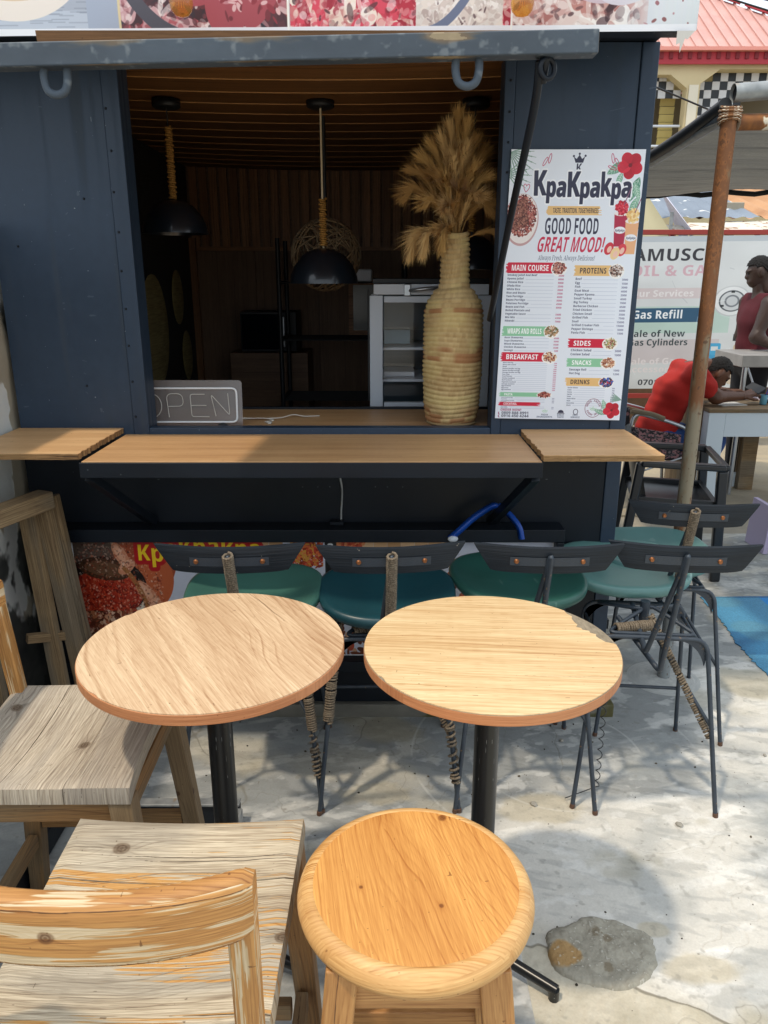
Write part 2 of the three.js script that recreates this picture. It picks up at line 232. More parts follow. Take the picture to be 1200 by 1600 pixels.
M.seat = [[62, 104, 94], [24, 62, 70], [38, 80, 72], [84, 122, 118], [78, 118, 116]].map((c0, k) => mat(surface(256, 256, 0.5, 0.5, (x, y) => { const n = fbm(x * 6, y * 6, 4, 70 + k), f = vn(x * 420, y * 420, 80 + k), sc = vn(x * 50, y * 9, 90 + k); let c = mix3(c0.map((q) => q * 0.86), c0.map((q) => q * 1.12), n); if (sc > 0.955) c = mix3(c, [150, 160, 150], 0.25); return { c, b: 0.5 + 0.25 * (f - 0.5) + 0.3 * (n - 0.5), r: 0 }; }), { roughness: 0.38 }));
M.rope = mat(surface(256, 64, 0.06, 0.03, (x, y) => { const n = vn(x * 900, y * 300 + x * 500, 95), c = mix3([84, 74, 62], [140, 126, 106], n); return { c, b: n }; }), { bumpScale: 0.0006, roughness: 0.95 });
M.ropeGold = mat(surface(256, 64, 0.06, 0.03, (x, y) => { const n = vn(x * 900, y * 300 + x * 500, 96), c = mix3([120, 82, 34], [190, 142, 68], n); return { c, b: n }; }), { bumpScale: 0.0006, roughness: 0.95 });
M.blackGloss = mat(surface(256, 256, 0.4, 0.4, (x, y) => { const e = vn(x * 140, y * 90, 97), n = fbm(x * 9, y * 9, 3, 98), c = e > 0.95 ? [168, 170, 168] : mix3([16, 18, 20], [30, 32, 34], n); return { c, b: e > 0.95 ? 0.2 : 0.5, r: 0 }; }), { roughness: 0.3 });
M.black = plain(srgb(24, 26, 29), 0.5); M.matteBlack = plain(srgb(15, 15, 17), 0.8); M.charcoal = plain(srgb(54, 52, 51), 0.75); M.copper = plain(srgb(150, 98, 62), 0.4, { metalness: 0.7 });
M.steel = plain(srgb(176, 180, 184), 0.3, { metalness: 0.85 }); M.white = plain(srgb(214, 220, 228), 0.45); M.cream = plain(srgb(214, 202, 170), 0.6);
M.bluePlastic = plain(srgb(20, 74, 168), 0.35); M.glass = plain(0xffffff, 0.03, { transmission: 1, thickness: 0, ior: 1.5 });
M.redPaint = plain(srgb(150, 52, 44), 0.55);

// ---------------------------------------------------------------- ground
M.floor = mat(surface(2048, 2048, 4, 4, (x, y) => {                           // x = X + 2, y = -Z
  const X = x - 2, Z = -y, big = fbm(x * 1.15 + 3, y * 1.15, 4, 101), med = fbm(x * 4.2, y * 5.5, 4, 102), fine = fbm(x * 38, y * 38, 3, 103), gr = vn(x * 330, y * 330, 104);
  const wx = x + 0.25 * vn(x * 2, y * 2, 105), tr = fbm(wx * 2.2 + y * 1.4, y * 17 - x * 5, 4, 106);
  const wet = sst(0.36, 0.6, big + 0.35 * (med - 0.5) + 0.24 * sst(-1.75, -2.5, Z) - 0.14 * sst(0.2, 1.2, X + (Z + 1.6) * 0.5));
  let c = mix3([206, 203, 194], [146, 149, 148], wet); c = mix3(c, [228, 226, 219], sst(0.5, 0.66, tr) * (0.7 - 0.25 * wet)); c = mix3(c, [124, 127, 126], sst(0.52, 0.66, fbm(wx * 9 - y * 3, y * 30 + x * 8, 4, 119)) * (0.22 + 0.3 * wet)); c = mix3(c, [232, 231, 226], sst(0.58, 0.7, fbm(x * 14 + y * 4, y * 22 - x * 6, 4, 120)) * 0.4); c = mix3(c, [146, 150, 149], sst(0.5, 0.72, fbm(x * 5 + 9, y * 6, 5, 107)) * (0.4 + 0.4 * wet));
  c = mix3(c, [186, 178, 158], sst(0.58, 0.72, fbm(x * 2.6, y * 2.9 + 5, 4, 108)) * 0.5); c = mix3(c, [150, 142, 118], sst(0.62, 0.75, fbm(x * 3.4 + 20, y * 3.1, 4, 118)) * 0.5);
  let b = 0.5 + 0.25 * (med - 0.5) + 0.22 * (tr - 0.5) + 0.12 * (fine - 0.5);
  const edge = Z + 1.27 - 0.5 * (X - 0.95) + 0.14 * (fbm(x * 6, y * 6, 4, 109) - 0.5);           // worn older screed beyond a broken edge
  if (X > 0.35) { const q = sst(-0.006, 0.006, edge); if (q > 0) { c = mix3(c, mix3([208, 200, 180], [172, 164, 142], fbm(x * 16, y * 16, 4, 110)), q * 0.85); b += q * (0.5 * (fbm(x * 50, y * 50, 3, 111) - 0.5) - 0.25); } const l = 1 - sst(0.002, 0.007, Math.abs(edge)); c = mix3(c, [96, 90, 76], l * 0.6); b -= 0.3 * l; }
  for (const [px, pz, rx, rz] of [[0.80, -1.5, 0.12, 0.05], [0.72, -1.62, 0.05, 0.03], [-0.02, -2.18, 0.14, 0.07], [0.5, -2.1, 0.16, 0.08]]) { const q = 1 - sst(0.7, 1.05, Math.hypot((X - px) / rx, (Z - pz) / rz) + 0.7 * (fbm(x * 16, y * 16, 4, 112) - 0.5)); c = mix3(c, [178, 166, 138], q * 0.5); b -= 0.12 * q; }
  const cr = Math.abs(fbm(x * 1.7 + 30, y * 1.7, 4, 113) - 0.5); { const c2 = Math.abs(fbm(x * 3.1 + 8, y * 3.1 + 3, 5, 125) - 0.5); if (c2 < 0.004) c = mix3(c, [120, 116, 106], 0.5 * (1 - c2 / 0.004) * sst(0.5, 0.62, vn(x * 1.7 + 3, y * 1.7, 126))); } if (cr < 0.0035) { c = mix3(c, [110, 106, 96], 0.55 * (1 - cr / 0.0035) * sst(0.45, 0.6, vn(x * 1.1, y * 1.1, 114))); b -= 0.15; }
  const cs = Math.hypot(X - 0.62, Z + 2.4); for (const rr of [0.31, 0.52]) { const q = 1 - sst(0.002, 0.006, Math.abs(cs - rr - 0.01 * (fbm(x * 4, y * 4, 2, 115) - 0.5))); if (q > 0) c = mix3(c, [222, 222, 216], q * 0.3 * sst(0.35, 0.6, vn(x * 6, y * 6, 116))); }
  c = mix3(c, [120, 118, 110], sst(0.7, 0.84, fine) * 0.3); if (gr > 0.985) c = mix3(c, [96, 92, 84], 0.5); { const q2 = fbm(x * 55, y * 55, 3, 124); c = mix3(c, [104, 102, 96], sst(0.64, 0.8, q2) * 0.08); b += 0.25 * (q2 - 0.5); } if (vn(x * 70, y * 70, 117) > 0.985) c = mix3(c, [92, 86, 74], 0.5);
  const k = 0.985 + 0.05 * (gr - 0.5); return { c: [c[0] * k, c[1] * k, c[2] * k], b };
}), { roughness: 0.85, bumpScale: 0.006 });
{ const g = grid(16, 16, (u, v) => V(-3 + 8 * u, 0, 1.5 - 6.4 * v)), p = g.attributes.position, uv = []; for (let i = 0; i < p.count; i++) uv.push(p.getX(i) + 2, -p.getZ(i)); g.setAttribute('uv', new THREE.Float32BufferAttribute(uv, 2)); struct('concrete_floor', g, M.floor); }
M.ground = mat(surface(512, 512, 6, 6, (x, y) => { const n = fbm(x * 1.5, y * 1.5, 5, 121), f = fbm(x * 20, y * 20, 3, 122); return { c: mix3([172, 162, 142], [140, 134, 122], clamp(n + 0.5 * (f - 0.5))), b: f }; }), { roughness: 0.95, bumpScale: 0.006 });
{ const g = grid(8, 8, (u, v) => V(-150 + 300 * u, -0.008, 60 - 260 * v)), p = g.attributes.position, uv = []; for (let i = 0; i < p.count; i++) uv.push(p.getX(i), -p.getZ(i)); g.setAttribute('uv', new THREE.Float32BufferAttribute(uv, 2)); struct('ground', g, M.ground); }
M.paving = mat(surface(512, 512, 3, 3, (x, y) => { const n = fbm(x * 3, y * 9, 4, 123), f = vn(x * 60, y * 200, 124); return { c: mix3([178, 164, 136], [146, 138, 122], clamp(n + 0.4 * (f - 0.5))), b: n }; }), { roughness: 0.8, bumpScale: 0.002 });
struct('paving_slab', bx(5, 0.05, 6, 4.1, -0.015, -8.3, { r: 0.008 }), M.paving);

// rough cement patch with an uneven broken rim
{
  const sf = surface(512, 512, 0.36, 0.36, (x, y) => { const n = fbm(x * 26, y * 26, 4, 131), f = fbm(x * 120, y * 120, 3, 132), dx = x - 0.18, dy = y - 0.18; let c = mix3([172, 167, 152], [124, 119, 105], n * 0.8 + 0.5 * (f - 0.5)); const br = 1 - sst(0.035, 0.05, Math.hypot(dx + 0.105, (dy + 0.02) * 1.1) + 0.03 * (n - 0.5)); c = mix3(c, [164, 128, 78], br * 0.85); for (const [a, bb] of [[-0.005, 0.05], [0.0, -0.055], [0.02, 0.03]]) c = mix3(c, [112, 100, 80], (1 - sst(0.008, 0.016, Math.hypot(dx - a, dy - bb) + 0.02 * (f - 0.5))) * 0.7); if (f > 0.74) c = mix3(c, [196, 192, 180], 0.6); return { c, b: 0.4 * n + 0.6 * f }; });
  const g = grid(120, 40, (u, v) => { const a = u * Math.PI * 2, rim = 1 + 0.16 * (fbm(Math.cos(a) * 2.2 + 5, Math.sin(a) * 2.2 + 5, 4, 133) - 0.5) * 2, r = v; const x = Math.cos(a) * 0.136 * rim * r, z = Math.sin(a) * 0.108 * rim * r; return V(x, 0.003 + 0.012 * (1 - Math.pow(r, 14)) * (0.3 + 1.1 * fbm(x * 24 + 4, z * 24, 4, 134)) - 0.004 * (r > 0.99 ? 1 : 0), z); });
  const p = g.attributes.position, uv = []; for (let i = 0; i < p.count; i++) uv.push(p.getX(i) + 0.18, -p.getZ(i) + 0.18); g.setAttribute('uv', new THREE.Float32BufferAttribute(uv, 2)); g.translate(0.558, 0, -1.55);
  struct('cement_patch', g, mat(sf, { roughness: 0.95, bumpScale: 0.004 }));
}

// ---------------------------------------------------------------- adjoining wall on the left
M.oldWall = mat(surface(1024, 1024, 2.5, 2.5, (x, y) => {                      // x = distance along the wall, y = height
  const n = fbm(x * 3, y * 3, 4, 141), f = fbm(x * 22, y * 22, 4, 142), peel = sst(0.58, 0.62, fbm(x * 9, y * 5, 4, 143) + 0.25 * sst(0.16, 0.02, Math.abs(x - 0.06)));
  let c = mix3([226, 227, 222], [198, 200, 196], n); c = mix3(c, mix3([150, 138, 116], [168, 158, 138], f), peel * 0.85);
  const mould = sst(0.5, 0.57, fbm(x * 5 + 4, y * 4, 5, 144) + 0.16 * sst(0.95, 0.2, y) - 0.14 * sst(0.45, 1.0, y)); c = mix3(c, mix3([26, 28, 28], [66, 66, 60], f), mould * 0.9);
  return { c, b: 0.6 - 0.4 * peel + 0.3 * (f - 0.5) };
}), { roughness: 0.9, bumpScale: 0.006 });
{
  const t = thing('plaster_wall', 'peeling white plaster wall with black mould low down beside the kiosk', 'wall', [-1.48, 0, -1.2]);
  const g = grid(90, 70, (u, v) => { const z = -2.1 + 3.88 * u, y = (1.84 - 0.05 * u) * v; return V(0.145 + 0.03 * (fbm(z * 9, y * 5, 4, 145) - 0.5), y, z); });
  const p = g.attributes.position, uv = []; for (let i = 0; i < p.count; i++) uv.push(p.getZ(i) + 1.62, p.getY(i)); g.setAttribute('uv', new THREE.Float32BufferAttribute(uv, 2));
  obj('plaster_face', g, M.oldWall, t); obj('wall_core', bx(0.24, 1.76, 3.84, 0.0, 0.88, -0.16), M.oldWall, t);
}

// ---------------------------------------------------------------- kiosk
const kiosk = thing('kiosk', 'navy steel food kiosk with serving hatch and slatted wooden interior', 'kiosk', [-0.23, 0, -4.1]);
function part(name, geos, m, parent = kiosk) { const g = Array.isArray(geos) ? merge(geos) : clean(geos); g.translate(0.23, 0, 4.1); return obj(name, g, m, parent); }
const wbx = (x0, x1, y0, y1, z0, z1, o) => bx(x1 - x0, y1 - y0, z1 - z0, (x0 + x1) / 2, (y0 + y1) / 2, (z0 + z1) / 2, o);
{
  const mossy = mat(surface(512, 128, 2.4, 0.2, (x, y) => { const n = fbm(x * 12, y * 20, 4, 151), mo = sst(0.5, 0.62, fbm(x * 5, y * 9, 4, 152)); return { c: mix3(mix3([140, 136, 124], [98, 96, 88], n), mix3([62, 64, 40], [112, 98, 40], n), mo * 0.8), b: n }; }), { roughness: 0.95, bumpScale: 0.003 });
  part('plinth', wbx(-1.3, 0.9, -0.006, 0.055, -5.55, -2.645, { r: 0.008 }), mossy);
  part('floor_plate', wbx(-1.3, 0.86, 0.056, 0.085, -5.5, -2.72), M.navyDark);
  const pl = part('left_wall_panel', wbx(-1.318, -0.906, 1.085, 2.36, -2.775, -2.752, { r: 0.002, grain: 'y' }), M.navy);
  const lj = part('left_jamb', [wbx(-0.905, -0.85, 1.085, 2.36, -2.79, -2.746, { r: 0.003, grain: 'y' }), wbx(-0.9, -0.853, 1.085, 2.36, -2.86, -2.791, { r: 0.002, grain: 'y' })], M.navy);
  const rv = new THREE.SphereGeometry(0.0042, 8, 6); const rivet = (x, y, z, par) => part('rivet', rv.clone().translate(x, y, z), M.navyDark, par);
  for (let k = 0; k < 10; k++) rivet(-0.894 + 0.003 * Math.sin(k * 3), 1.17 + k * 0.125, -2.746, lj);
  for (const [x, y] of [[-1.0, 1.9], [-1.24, 1.75], [-1.06, 1.28]]) rivet(x, y, -2.752, pl);
  const pr = part('right_wall_panel', wbx(0.421, 0.815, 1.085, 2.36, -2.775, -2.75, { r: 0.002, grain: 'y' }), M.navy);
  const rj = part('right_jamb', [wbx(0.386, 0.42, 1.085, 2.36, -2.79, -2.744, { r: 0.003, grain: 'y' }), wbx(0.388, 0.415, 1.085, 2.36, -2.86, -2.791, { r: 0.002, grain: 'y' })], M.navy);
  for (let k = 0; k < 4; k++) rivet(0.405, 2.25 - k * 0.09, -2.744, rj);
  part('corner_post', wbx(0.816, 0.872, 0.06, 2.36, -2.8, -2.744, { r: 0.004, grain: 'y' }), M.navy);
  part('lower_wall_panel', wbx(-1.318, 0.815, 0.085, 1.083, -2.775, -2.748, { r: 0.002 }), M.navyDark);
  part('side_wall', wbx(0.845, 0.868, 0.06, 2.36, -5.5, -2.801, { grain: 'y' }), M.navy);
  part('inner_left_wall', wbx(-1.318, -1.30, 0.085, 2.4, -5.5, -2.79), M.charcoal);
  part('roof', wbx(-1.9, 0.868, 2.43, 2.5, -5.6, -2.525), M.navyDark);
  part('soffit', wbx(-1.9, 0.86, 2.362, 2.38, -2.79, -2.46), M.navyDark);
  // serving sill, inner worktop, outer counter, flaps
  part('sill', [wbx(-0.85, 0.386, 1.084, 1.128, -2.80, -2.748, { r: 0.003 })], M.navy);
  part('inner_worktop', wbx(-1.29, 0.84, 1.085, 1.112, -3.26, -2.865, { r: 0.002 }), M.counter);
  part('worktop_edge', wbx(-1.29, 0.84, 1.07, 1.12, -3.285, -3.262, { r: 0.003 }), M.navyDark);
  part('worktop_front_strip', wbx(-0.853, 0.388, 1.085, 1.111, -2.863, -2.802), M.counter);
  const ct = part('counter', wbx(-0.935, 0.488, 1.084, 1.106, -2.744, -2.312, { r: 0.002 }), M.counter);
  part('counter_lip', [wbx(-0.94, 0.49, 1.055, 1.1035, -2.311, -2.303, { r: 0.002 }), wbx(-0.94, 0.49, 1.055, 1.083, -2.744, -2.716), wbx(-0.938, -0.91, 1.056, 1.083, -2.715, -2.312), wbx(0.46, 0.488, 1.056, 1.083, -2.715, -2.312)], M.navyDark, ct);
  const Rf = rng(5);
  const flap = (x0, x1, y, ragged) => {                                        // plywood leaf with laminate face and splintered side
    const s = new THREE.Shape(); s.moveTo(x0, 2.742);
    const N = 26; for (let k = 0; k <= N; k++) { const t = k / N, j = ragged ? (Rf() - 0.5) * 0.008 : (Rf() - 0.5) * 0.002; s.lineTo(x0 + j * (ragged < 0 ? 1 : 0.2), lerp(2.742, 2.318, t)); }
    for (let k = 1; k <= N; k++) s.lineTo(lerp(x0, x1, k / N), 2.318 + (Rf() - 0.5) * 0.003); for (let k = 1; k <= N; k++) s.lineTo(x1 + (Rf() - 0.5) * (ragged > 0 ? 0.008 : 0.002), lerp(2.318, 2.742, k / N));
    const core = new THREE.ExtrudeGeometry(s, { depth: 0.017, bevelEnabled: false }); core.rotateX(-Math.PI / 2); const face = new THREE.ExtrudeGeometry(s, { depth: 0.002, bevelEnabled: false }); face.rotateX(-Math.PI / 2);
    return [uvGrain(core, 'x').translate(0, y, 0), uvGrain(face, 'x').translate(0, y + 0.0173, 0)];
  };
  for (const [n, x0, x1, y, rg] of [['left_flap', -1.318, -0.945, 1.11, 1], ['right_flap', 0.494, 0.868, 1.105, -1]]) { const [c, f] = flap(x0, x1, y, rg); const o = part(n, c, M.ply); part('laminate', f, M.flap, o); }
  part('brace', bar(V(-0.925, 1.05, -2.34), V(-0.86, 0.775, -2.735), 0.03, 0.03, { r: 0.002 }), M.navyDark); part('brace', bar(V(0.475, 1.05, -2.34), V(0.40, 0.775, -2.735), 0.03, 0.03, { r: 0.002 }), M.navyDark);
  part('cable', tube(curve([V(-0.16, 1.06, -2.742), V(-0.165, 0.97, -2.738), V(-0.155, 0.9, -2.74), V(-0.16, 0.81, -2.74), V(-0.16, 0.77, -2.735)], 20), 0.004), M.galv);
  part('cable_box', wbx(-0.2, -0.15, 0.772, 0.785, -2.74, -2.70, { r: 0.002 }), M.navyDark);
  // frame with printed panel below the counter
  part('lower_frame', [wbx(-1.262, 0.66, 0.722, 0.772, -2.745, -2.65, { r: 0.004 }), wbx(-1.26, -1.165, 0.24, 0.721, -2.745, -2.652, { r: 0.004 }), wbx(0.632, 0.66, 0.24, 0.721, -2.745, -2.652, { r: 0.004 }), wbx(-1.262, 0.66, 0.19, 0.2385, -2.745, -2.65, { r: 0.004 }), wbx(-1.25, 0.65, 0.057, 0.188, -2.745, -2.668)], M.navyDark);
  const low = canvasTex(2048, 512, (g, w, h) => {
    const r = rng(9); g.fillStyle = '#c9cedd'; g.fillRect(0, 0, w, h);
    g.fillStyle = '#3b2d26'; g.fillRect(0, 0, 372, h); g.fillStyle = '#5a4a40'; g.fillRect(0, 0, 372, 150);
    const blob = (x, y, a, b, c, rot = 0) => { g.fillStyle = c; g.beginPath(); g.ellipse(x, y, a, b, rot, 0, 7); g.fill(); };
    blob(300, 120, 130, 190, '#a04a2c', 0.5); blob(330, 190, 90, 120, '#c06038', 0.3);
    blob(120, 250, 190, 150, '#d6cdbb'); blob(125, 205, 180, 130, '#1f1512'); blob(120, 235, 165, 98, '#a8301c'); for (let i = 0; i < 260; i++) blob(120 + (r() - 0.5) * 280, 235 + (r() - 0.5) * 150, 3 + r() * 8, 2 + r() * 5, ['#c2452a', '#8e2114', '#b8391f', '#7a1a10'][i % 4], r() * 3);
    blob(130, 130, 110, 46, '#4a3020', 0.15); blob(130, 128, 86, 32, '#6a4a34', 0.15); for (const [x, y, a, b, t] of [[205, 70, 26, 60, -0.5], [225, 120, 24, 44, 0.9], [300, 230, 30, 62, -0.7], [330, 290, 26, 48, 0.3]]) { blob(x, y, a, b, '#d08a68', t); blob(x - 5, y - 8, a * 0.6, b * 0.7, '#e0a585', t); }
    g.strokeStyle = '#a56a3c'; g.lineWidth = 20; g.beginPath(); g.moveTo(210, 120); g.quadraticCurveTo(280, 200, 300, 300); g.stroke();
    g.fillStyle = '#6a3a26'; g.fillRect(0, 310, 372, 202); for (let i = 0; i < 420; i++) blob(r() * 372, 310 + r() * 200, 4 + r() * 18, 3 + r() * 12, ['#8c4a30', '#b06a44', '#5c2a1c', '#c89472', '#76382a', '#a83a28', '#d6b49a'][i % 7], r() * 3); blob(70, 490, 60, 40, '#a86a94');
    for (let k = 0; k < 6; k++) { g.fillStyle = ['#caa27a', '#b98f66'][k % 2]; g.fillRect(540 + k * 60, 0, 58, 60); } for (let k = 0; k < 9; k++) { g.fillStyle = ['#cfa67c', '#c09468', '#d8b48c'][k % 3]; g.fillRect(1110 + k * 58, 0, 57, 120); }
    for (let i = 0; i < 300; i++) blob(930 + r() * 140, r() * 120, 4 + r() * 12, 2 + r() * 5, ['#b5402a', '#d06a3a', '#8a2a1a', '#c9903e'][i % 4], r() * 3); for (let i = 0; i < 120; i++) blob(1180 + (r() - 0.5) * 120, 30 + (r() - 0.5) * 50, 4 + r() * 10, 3 + r() * 6, ['#c25434', '#a8391f', '#d98a5a'][i % 3], r() * 3);
    g.fillStyle = '#14181c'; g.fillRect(1076, 0, 50, h); g.fillStyle = '#c9cedd'; g.fillRect(1068, 0, 8, h); g.fillStyle = '#e8ecf0'; g.font = 'bold 56px sans-serif'; g.fillText('2', 1084, 60);
    for (let i = 0; i < 2600; i++) { g.globalAlpha = 0.2 + 0.4 * r(); blob(r() * 372, r() * h, 1 + r() * 6, 1 + r() * 4, ['#d8a890', '#2a1410', '#b85a3a', '#7a2418', '#e6cdbc'][i % 5], r() * 3); } g.globalAlpha = 1; for (let i = 0; i < 500; i++) blob(1130 + r() * 900, 150 + r() * 360, 6 + r() * 24, 4 + r() * 14, ['#7a4028', '#a5583a', '#c9a184', '#5a2a1c', '#b8472c'][i % 5], r() * 3);
    g.font = 'bold 96px sans-serif'; g.lineJoin = 'round'; const word = 'KpaKpakpa'; for (const [lw, c] of [[44, '#b4161c'], [0, '#f4c81e']]) { let x = 272; for (let k = 0; k < word.length; k++) { const s = k ? 70 : 64, y = 92 + (k > 1 ? -18 : 0) + Math.sin(k) * 5; g.font = 'bold ' + Math.round(s * 1.45) + 'px sans-serif'; if (lw) { g.strokeStyle = c; g.lineWidth = lw * 0.8; g.strokeText(word[k], x, y); } g.fillStyle = lw ? c : '#f6cf25'; g.fillText(word[k], x, y); x += g.measureText(word[k]).width * 0.98; } }
    g.strokeStyle = '#e7e9ec'; g.lineWidth = 6; g.strokeRect(2, 2, w - 4, h - 4);
  });
  part('food_print', new THREE.PlaneGeometry(1.797, 0.4815).translate(-0.2665, 0.4805, -2.7), mat(null, { map: low, roughness: 0.3 }));
  // fascia with its stretched print
  const fas = canvasTex(2048, 400, (g, w, h) => {
    const r = rng(19), X = (px) => ((-1.078 + px / 1085 * 1.947) + 1.9) / 2.775 * w;           // where the photograph's columns fall on the print
    const blob = (x, y, a, b, c, rot = 0) => { g.fillStyle = c; g.beginPath(); g.ellipse(x, y, a, b, rot, 0, 7); g.fill(); };
    g.fillStyle = '#b9c2d0'; g.fillRect(0, 0, w, h); for (let k = 0; k < 9; k++) { g.fillStyle = ['#9aa3b2', '#8b93a3', '#a7afbd'][k % 3]; g.fillRect(0, 40 * k, X(190), 37); }
    for (let i = 0; i < 500; i++) { g.fillStyle = 'rgba(110,118,134,0.35)'; g.fillRect(r() * X(150), r() * h, 20 + r() * 60, 2); }
    blob(X(30), 265, 150, 110, '#e8dfd6'); blob(X(30), 250, 140, 90, '#d9c2a6'); blob(X(30), 215, 138, 70, '#e9eef2'); blob(X(30), 190, 120, 46, '#cfdde6'); g.fillStyle = '#a2adc0'; g.fillRect(X(140), 0, X(190) - X(140), h);
    const food = (x0, x1, base, cols, n, s) => { g.save(); g.beginPath(); g.rect(x0, 0, x1 - x0, h - 12); g.clip(); g.fillStyle = base; g.fillRect(x0, 0, x1 - x0, h); for (let i = 0; i < n; i++) { const t = r(); blob(x0 + r() * (x1 - x0), r() * h, s * (0.3 + t), s * (0.2 + 0.5 * r()), cols[Math.floor(r() * cols.length)], r() * 3); } for (let i = 0; i < n * 3; i++) { g.globalAlpha = 0.25 + 0.5 * r(); const q = r(); blob(x0 + r() * (x1 - x0), r() * h, s * (0.08 + 0.5 * q * q), s * (0.05 + 0.22 * r()), r() < 0.16 ? '#f4ece8' : r() < 0.15 ? '#3a2026' : cols[Math.floor(r() * cols.length)], r() * 3); } g.globalAlpha = 1; g.restore(); };
    food(X(190), X(452), '#3a3140', ['#5a2c34', '#8c3a40', '#b05860', '#402028', '#caa0a4', '#7a3038', '#2b2430'], 420, 34); g.strokeStyle = '#4c4a55'; g.lineWidth = 26; g.beginPath(); g.ellipse(X(330), 150, 200, 260, 0.2, 1.2, 3.6); g.stroke(); for (const [px, y, a, b] of [[380, 300, 60, 110], [280, 290, 90, 50], [420, 310, 34, 90]]) { blob(X(px), y, a, b, '#a84a54', 0.5); blob(X(px) - 8, y - 12, a * 0.6, b * 0.6, '#c9848a', 0.5); for (let i = 0; i < 40; i++) blob(X(px) + (r() - 0.5) * a * 1.5, y + (r() - 0.5) * b * 1.5, 3 + r() * 9, 2 + r() * 4, ['#7a2c36', '#e0b6b6', '#922f3b'][i % 3], r() * 3); }
    g.strokeStyle = '#d9c99e'; g.lineWidth = 5; g.strokeRect(X(190), -10, X(452) - X(190), h + 30);
    food(X(455), X(800), '#c0525c', ['#d6455a', '#b8283e', '#e6a6a2', '#f0e2d4', '#c98c86', '#e9d3c4', '#a01f34'], 600, 30); food(X(650), X(785), '#ded7d0', ['#f1ece6', '#cfc4bc', '#e8ded4', '#b9a8a2', '#d9ccc4'], 420, 17); g.strokeStyle = '#6a7590'; g.lineWidth = 16; g.beginPath(); g.ellipse(X(680), 150, 130, 250, 0.15, -0.9, 1.4); g.stroke();
    food(X(800), X(1010), '#d6bcb6', ['#e0d2cc', '#b98078', '#c9a29c', '#ece6e2', '#a86c66', '#dcc8c2'], 300, 34); blob(X(925), 300, 70, 50, '#c6b3bc', 0.3); blob(X(975), 320, 60, 34, '#cfc8d2', -0.2);
    const gr = g.createLinearGradient(X(960), 0, X(1085), 0); gr.addColorStop(0, 'rgba(214,218,222,0)'); gr.addColorStop(0.5, 'rgba(214,219,224,0.9)'); gr.addColorStop(1, '#d3dade'); g.fillStyle = gr; g.fillRect(X(950), 0, w, h);
    for (let i = 0; i < 60; i++) blob(X(1000 + r() * 85), r() * h, 1 + r() * 5, 1 + r() * 3, ['#9c6a70', '#b48a90', '#8a5a5a'][i % 3], r() * 3);
    g.fillStyle = '#e6e9ef'; g.fillRect(0, h - 12, w, 12); g.fillStyle = '#f2f2ee'; for (const px of [452, 799]) g.fillRect(X(px) - 2, 0, 4, h);
  });
  const fs = part('fascia', wbx(-1.9, 0.845, 2.31, 2.84, -2.52, -2.462, { r: 0.003 }), M.navyDark);
  const cloth = grid(80, 10, (u, v) => V(-1.9 + 2.775 * u, 2.291 + 0.02 * u + 0.56 * v, -2.45 + 0.006 * (fbm(u * 9, v * 3, 3, 161) - 0.5) * 2 + (v < 0.05 ? -0.004 : 0)));
  part('printed_banner', cloth, mat(null, { map: fas, roughness: 0.5 }), fs);
  part('banner_wrap', grid(2, 6, (u, v) => V(0.875 - 0.002 * u, 2.312 + 0.54 * v, -2.45 - 0.09 * u)), plain(srgb(206, 212, 216), 0.6), fs);
  const rag = new THREE.Shape(); rag.moveTo(0, 0); rag.lineTo(0.05, 0); rag.lineTo(0.03, -0.022); rag.lineTo(0.024, -0.018); rag.lineTo(0.012, -0.055); rag.lineTo(0.01, -0.03); rag.lineTo(0, -0.035);
  part('torn_corner', new THREE.ExtrudeGeometry(rag, { depth: 0.001, bevelEnabled: false }).translate(0.82, 2.309, -2.447), plain(srgb(196, 194, 188), 0.7), fs);
  // raised hatch: panel, worn front beam, hasps, prop
  const pan = part('awning_panel', (() => { const g = uvGrain(new THREE.BoxGeometry(1.29, 0.022, 0.74), 'x'); g.rotateX(0.222); g.translate(-0.155, 2.262, -2.37); return g; })(), M.darkwood);
  part('awning_beam', (() => { const g = uvGrain(new RoundedBoxGeometry(1.5, 0.05, 0.05, 2, 0.004), 'x', 0.2, 0.02); g.rotateZ(0.0205); g.translate(-0.262, 2.147, -2.0); return g; })(), M.beam, pan);
  const hasp = (x, y, z) => part('hasp', tube(curve([V(x - 0.026, y + 0.012, z), V(x - 0.027, y - 0.02, z + 0.002), V(x - 0.019, y - 0.045, z + 0.004), V(x, y - 0.053, z + 0.005), V(x + 0.019, y - 0.045, z + 0.004), V(x + 0.027, y - 0.02, z + 0.002), V(x + 0.026, y + 0.012, z)], 28), 0.0095, { seg: 10 }), M.beam, pan);
  hasp(-0.763, 2.11, -2.005); hasp(0.193, 2.128, -2.005);
  part('prop_ring', new THREE.TorusGeometry(0.021, 0.006, 8, 24).rotateY(0.5).translate(0.378, 2.112, -2.0), M.navyDark, pan);
  part('prop_rod', tube(curve([V(0.362, 2.13, -2.01), V(0.364, 2.07, -2.04), V(0.362, 1.85, -2.30), V(0.366, 1.51, -2.735)], 20), 0.0105, { seg: 10 }), M.navyDark, pan);
  part('hinge_pin', [tube([V(0.372, 2.135, -2.0), V(0.372, 2.09, -2.03)], 0.012)], M.navyDark, pan);
  // ceiling planks, sagging, with pale beads between
  const sag = (x) => -0.03 * (1 - Math.pow((x + 0.23) / 1.09, 2));
  const ceil = part('ceiling', wbx(-1.3, 0.845, 2.395, 2.41, -5.5, -2.8), M.panel), bead = plain(srgb(176, 128, 76), 0.5);
